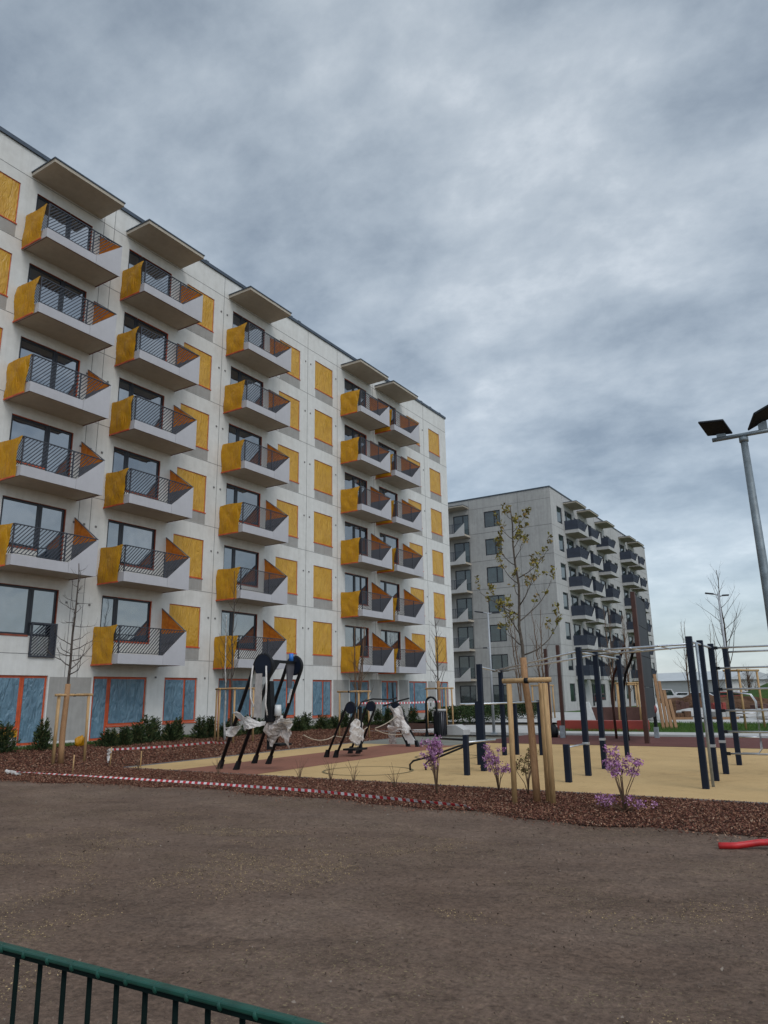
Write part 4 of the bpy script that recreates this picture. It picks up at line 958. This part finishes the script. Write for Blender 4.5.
# ------------------------------------------------------------------ things beyond the playground
tag(MB().box(-11.35, -7.55, 31.95, 32.45, .02, .44).build('low_wall', 'red_wall', bevel=.02), 'long low red wall behind the dark red rubber surface', 'wall')
tag(MB().box(-13.6, -9.6, 44.0, 44.6, .4, 1.15).build('timber_pile', 'brown_boards'), 'dark red-brown stacked boards on the pale paving beyond the red wall', 'timber').location.z = -.4
t = tag(MB().prism([(0, 0, 0), (.55, 0, 0), (.15, .25, 1.1), (-.25, .25, 1.1)], (0, .05, 0)).build('glass_sheet', 'white_plastic'), 'pale sheet leaning in front of the grey block', 'sheet'); t.location = (-11.95, 38.0, .04)
for i, (x, y, sx, sy, sz, lb) in enumerate(((-9.6, 43.5, .7, .6, .6, 'white wrapped pallet left of the climbing wall'), (-8.6, 50, 1.6, 1, .35, 'low pale rubble heap right of the climbing wall'), (-7.2, 47, 1.3, 1, .3, 'pale rubble heap between the wall and the rig posts'), (-6.0, 49, 1.4, .9, .32, 'pale slab pile seen between the right-hand rig posts'), (-3.6, 46, 1.2, .8, .3, 'pale slab pile behind the step loops'))):
    tag(MB().blob((0, 0, sz*.5), (sx, sy, sz), i, .35).build('rubble_heap' if i else 'wrapped_pallet', 'paving' if i else 'white_plastic', smooth=i == 0), lb, 'heap' if i else 'pallet').location = (x, y, .0)
for i, (x, y, sx, sy, sz, lb) in enumerate(((-10.6, 62, 2.2, 1.5, 1.1, 'brown soil heap right of the climbing wall'), (-8.0, 66, 3.2, 1.5, .9, 'long brown soil heap seen between rig posts'), (-5.0, 60, 2.6, 1.5, .7, 'brown soil heap behind the wall bars'), (-2.5, 58, 2.5, 1.5, .6, 'rightmost brown soil heap'))):
    tag(MB().blob((0, 0, 0), (sx, sy, sz), i+20, .45, 24, 14).build('soil_heap', 'heap'), lb, 'soil heap').location = (x, y, .05)
M['car_white'] = simple('car_white', (.6, .6, .6), .3, .05); M['car_red'] = simple('car_red', (.35, .06, .05), .35, .05); M['tyre'] = simple('tyre', (.02, .02, .02), .8)
def car(label, x, y, rz, mat, tall=False):
    c = thing('parked_car', label, 'van' if tall else 'car', (x, y, 0), rz, 'vehicles parked beyond the soil heaps'); h = 1.95 if tall else 1.42
    body = [(-2.2, -.85, .35), (2.2, -.85, .35), (2.2, -.85, .8), (1.3, -.85, .95), (.7, -.85, h-.05), (-1.9, -.85, h), (-2.2, -.85, .95)]
    MB().prism(body, (0, 1.7, 0)).build('body', mat, c, bevel=.06)
    for s in (-.87, .85): MB().prism([(.95, s, .98), (.6, s, h-.12), (-1.6, s, h-.12), (-1.8, s, .98)], (0, .02, 0)).build('side_glass', 'glass_far', c)
    for wx in (-1.35, 1.35):
        for wy in (-.9, .72): MB().tube([(wx, wy, .32), (wx, wy+.18, .32)], .32, 14).build('wheel', 'tyre', c, True)
car('white van farthest left beyond the soil heaps', -26, 125, .3, 'car_white', True); car('white car right of the van beyond the heaps', -23.3, 128, .2, 'car_white'); car('white car parked beside the grey warehouse', -19.5, 118, .1, 'car_white'); car('reddish car seen between the rig posts', -14.5, 110, .2, 'car_red'); car('white car rightmost of the far parked row', -12.2, 112, .1, 'car_white')
wh = thing('warehouse', 'long pale grey low warehouse on the horizon', 'warehouse', (-55, 215, 0), -.45)
M['shed_wall'] = simple('shed_wall', (.50, .50, .47), .7, .08, .3); M['shed_roof'] = simple('shed_roof', (.46, .48, .48), .6, .06, .3)
MB().box(-20, 30, 0, 22, -.1, 4.2).build('wall', 'shed_wall', wh)
MB().prism([(-21, -1, 4.2), (-21, 23, 4.2), (-21, 11, 6.6)], (52, 0, 0)).build('roof', 'shed_roof', wh)
MB().box(-20, 30, -.1, 0, 0, 1.2).build('plinth', 'cap', wh)
wh = thing('warehouse', 'distant darker shed to the right behind the posts', 'warehouse', (10, 330, 0), -.3)
MB().box(-90, 60, 0, 22, -.1, 5.0).build('wall', 'shed_wall', wh)
MB().box(-90.5, 60.5, -.5, 22.5, 5.0, 5.6).build('roof', 'shed_roof', wh)
for i, (x, y, w_, d_, h_, m_, lb) in enumerate(((-10.9, 47, 1.0, .8, .7, 'white_plastic', 'white wrapped pallet stack nearest the leaning timbers'), (-9.9, 52, .8, .6, .9, 'brown_boards', 'dark brown crate between the leaning timbers and the soil heap'),
        (-8.9, 45.5, 1.2, .7, .35, 'heap', 'brown brick pallet before the pale rubble heap'), (-7.9, 53, .7, .7, .8, 'red_wall', 'red box among the rubble between the rig posts'), (-6.6, 46, 1.1, .8, .45, 'grey_conc', 'grey block stack between the rig posts'),
        (-5.2, 52, 1.3, .9, .6, 'brown_boards', 'dark brown crate behind the wall bars'), (-4.6, 47, .9, .6, .45, 'white_plastic', 'white sack pile behind the step loops'), (-3.6, 54, 1.4, .8, .5, 'timber', 'low timber bundle at the right edge'))):
    T = thing('material_stack', lb, 'building material', (x, y, .04), .2*i, 'building materials stacked beyond the lawn'); rq = random.Random(i)
    MB().box(-w_/2-.05, w_/2+.05, -d_/2, d_/2, -.02, .12).build('pallet', 'timber', T)
    k = MB()
    for a in range(3):
        for b_ in range(2): k.box(-w_/2+a*w_/3, -w_/2+(a+1)*w_/3-.02, -d_/2+b_*d_/2, -d_/2+(b_+1)*d_/2-.02, .121, .12+h_*rq.uniform(.6, 1))
    k.build('load', m_, T, bevel=.02)
# embankment
hm = MB()
def hill(u, v):
    x = -16+75*u; y = 66+80*v
    rise = min(1, max(0, (x+13.5)/8)); prof = sin(min(1, v*1.9)*pi/2) if v < .85 else (1-v)/.15
    return (x, y, -.2+4.2*rise**.8*prof+.25*sin(x*.4)*sin(y*.2))
hm.grid(hill, 90, 30); o = hm.build('embankment', 'grass_base', smooth=True); o['kind'] = 'structure'
f = thing('boundary_fence', 'thin grey fence along the top of the green embankment', 'fence', (0, 0, 0)); fm = MB(); rmesh = MB(); prev = None
for i in range(28):
    x = -14+i*2.0; u = (x+16)/75; p = Vector(hill(u, .55)); fm.tube([p, p+Vector((0, 0, 1.7))], .035, 6)
    if prev is not None:
        for z in (.5, 1.1, 1.65): rmesh.bar(prev+Vector((0, 0, z)), p+Vector((0, 0, z)), .03)
    prev = p
fm.build('posts', 'galv', f); rmesh.build('rails', 'galv', f)
# far tree line on the horizon
n = 26000; a = RNG.uniform(-.95, .6, n); dist = RNG.uniform(420, 470, n); x = np.sin(a)*dist; y = np.cos(a)*dist
z = RNG.random(n)*(4.0+3.0*vnoise(x, y, .05, 5)+2.5*vnoise(x, y, .2, 6))
V, F = quads_cloud(np.stack([x, y, z], 1), RNG.uniform(1, 2.6, n), 1, (.5, .9)); M['far_wood'] = island('far_wood', [(0, (.07, .075, .06)), (1, (.13, .13, .11))])
tag(fast_mesh('far_wood', V, F, 'far_wood'), 'low grey-green belt of trees on the horizon', 'wood', kind='stuff')
rnd = random.Random(2)
for i, (x, y, lb) in enumerate(((-13.5, 120, 'brownish bushy bare tree between the rig posts'), (-9.8, 118, 'brownish bushy bare tree right of its twin'))):
    tree(lb, (x, y, 0), 4.8, .12, 70+i, .1, 40, 2.2, 'twig', None, 0, depth=1, angle=.8, stems=3)

# ------------------------------------------------------------------ sky, sun, camera
world = bpy.data.worlds.new('World'); scene.world = world; world.use_nodes = True
nt = world.node_tree; bg = nt.nodes['Background']
SUN_EL, SUN_AZ = R(48), R(118)      # azimuth of the sun clockwise from +Y
sky = nt.nodes.new('ShaderNodeTexSky'); sky.sky_type = 'NISHITA'; sky.sun_disc = False; sky.sun_elevation = SUN_EL; sky.sun_rotation = SUN_AZ
tc = nt.nodes.new('ShaderNodeTexCoord'); sep = nt.nodes.new('ShaderNodeSeparateXYZ'); nt.links.new(tc.outputs['Generated'], sep.inputs[0])
def math_(op, a, b=None):
    n = nt.nodes.new('ShaderNodeMath'); n.operation = op
    for i, v in enumerate((a, b)):
        if v is None: continue
        if hasattr(v, 'is_output'): nt.links.new(v, n.inputs[i])
        else: n.inputs[i].default_value = v
    return n.outputs[0]
zc = math_('ADD', math_('MAXIMUM', sep.outputs[2], 0.0), .34)
cb_ = nt.nodes.new('ShaderNodeCombineXYZ'); nt.links.new(math_('DIVIDE', sep.outputs[0], zc), cb_.inputs[0]); nt.links.new(math_('DIVIDE', sep.outputs[1], zc), cb_.inputs[1])
def wn(scale, detail, rough, dist, rot=0, sc=(1, 1, 1), loc=(0, 0, 0)):
    mp = nt.nodes.new('ShaderNodeMapping'); mp.inputs['Rotation'].default_value = (0, 0, rot); mp.inputs['Scale'].default_value = sc; mp.inputs['Location'].default_value = loc
    nt.links.new(cb_.outputs[0], mp.inputs[0]); return noise(nt, scale, detail, rough, mp.outputs[0], dist)
n1 = wn(2.3, 6, .52, .15, .6, (1, 1.1, 1), (3.1, 1.7, 0)); n2 = wn(6.0, 8, .62, .1, -.3, (1, 1.25, 1), (7, 2, 0))
nsum = math_('ADD', math_('MULTIPLY', n1, .64), math_('MULTIPLY', n2, .36))
cl = ramp(nt, nsum, [(.37, (.180, .212, .240)), (.45, (.258, .296, .325)), (.51, (.322, .363, .392)), (.58, (.405, .445, .470)), (.66, (.55, .585, .605))])
# paler, bluer and smoother towards the horizon
hz = ramp(nt, sep.outputs[2], [(0.0, (1, 1, 1)), (.10, (.55, .55, .55)), (.32, (0, 0, 0))])
cl = mix(nt, math_('MULTIPLY', hz, .55), cl, (.37, .44, .50))
cl = mix(nt, .04, cl, sky.outputs[0])
# the overcast is brighter on the sun's side, out of the picture
dotp = nt.nodes.new('ShaderNodeVectorMath'); dotp.operation = 'DOT_PRODUCT'; nt.links.new(tc.outputs['Generated'], dotp.inputs[0])
dotp.inputs[1].default_value = (sin(SUN_AZ)*cos(SUN_EL), cos(SUN_AZ)*cos(SUN_EL), sin(SUN_EL))
gain = nt.nodes.new('ShaderNodeMapRange'); gain.inputs['From Min'].default_value = .45; gain.inputs['From Max'].default_value = 1.0; gain.inputs['To Min'].default_value = 1.0; gain.inputs['To Max'].default_value = 2.0
nt.links.new(dotp.outputs['Value'], gain.inputs['Value'])
vm = nt.nodes.new('ShaderNodeVectorMath'); vm.operation = 'SCALE'; nt.links.new(cl, vm.inputs[0]); nt.links.new(gain.outputs[0], vm.inputs['Scale'])
nt.links.new(vm.outputs[0], bg.inputs[0]); bg.inputs[1].default_value = 1.0
sl = bpy.data.lights.new('sun', 'SUN'); sl.energy = .65; sl.angle = R(25); sl.color = (1, .96, .90)
so_ = bpy.data.objects.new('sun', sl); col.objects.link(so_)
dv = Vector((sin(SUN_AZ)*cos(SUN_EL), cos(SUN_AZ)*cos(SUN_EL), sin(SUN_EL))); so_.rotation_euler = (-dv).to_track_quat('-Z', 'Y').to_euler()

cam = bpy.data.cameras.new('camera'); co = bpy.data.objects.new('camera', cam); col.objects.link(co); scene.camera = co
cam.sensor_fit = 'VERTICAL'; cam.sensor_height = 24; cam.lens = 730.93*24/1024; cam.clip_end = 3000; cam.clip_start = .05
pi_, ro_, ya_ = 0.2463, -0.0163, 0.5602
fw = Vector((-sin(ya_)*cos(pi_), cos(ya_)*cos(pi_), sin(pi_))); rt = Vector((cos(ya_), sin(ya_), 0)); up = rt.cross(fw)
r2 = rt*cos(ro_)+up*sin(ro_); u2 = -rt*sin(ro_)+up*cos(ro_)
mt = Matrix((r2, u2, -fw)).transposed().to_4x4(); mt.translation = (0, 0, 1.6); co.matrix_world = mt
vs = scene.view_settings; vs.view_transform = 'Standard'; vs.look = 'None'; vs.exposure = 0.2; vs.gamma = 1
scene.render.engine = 'CYCLES'; scene.render.resolution_x = 768; scene.render.resolution_y = 1024
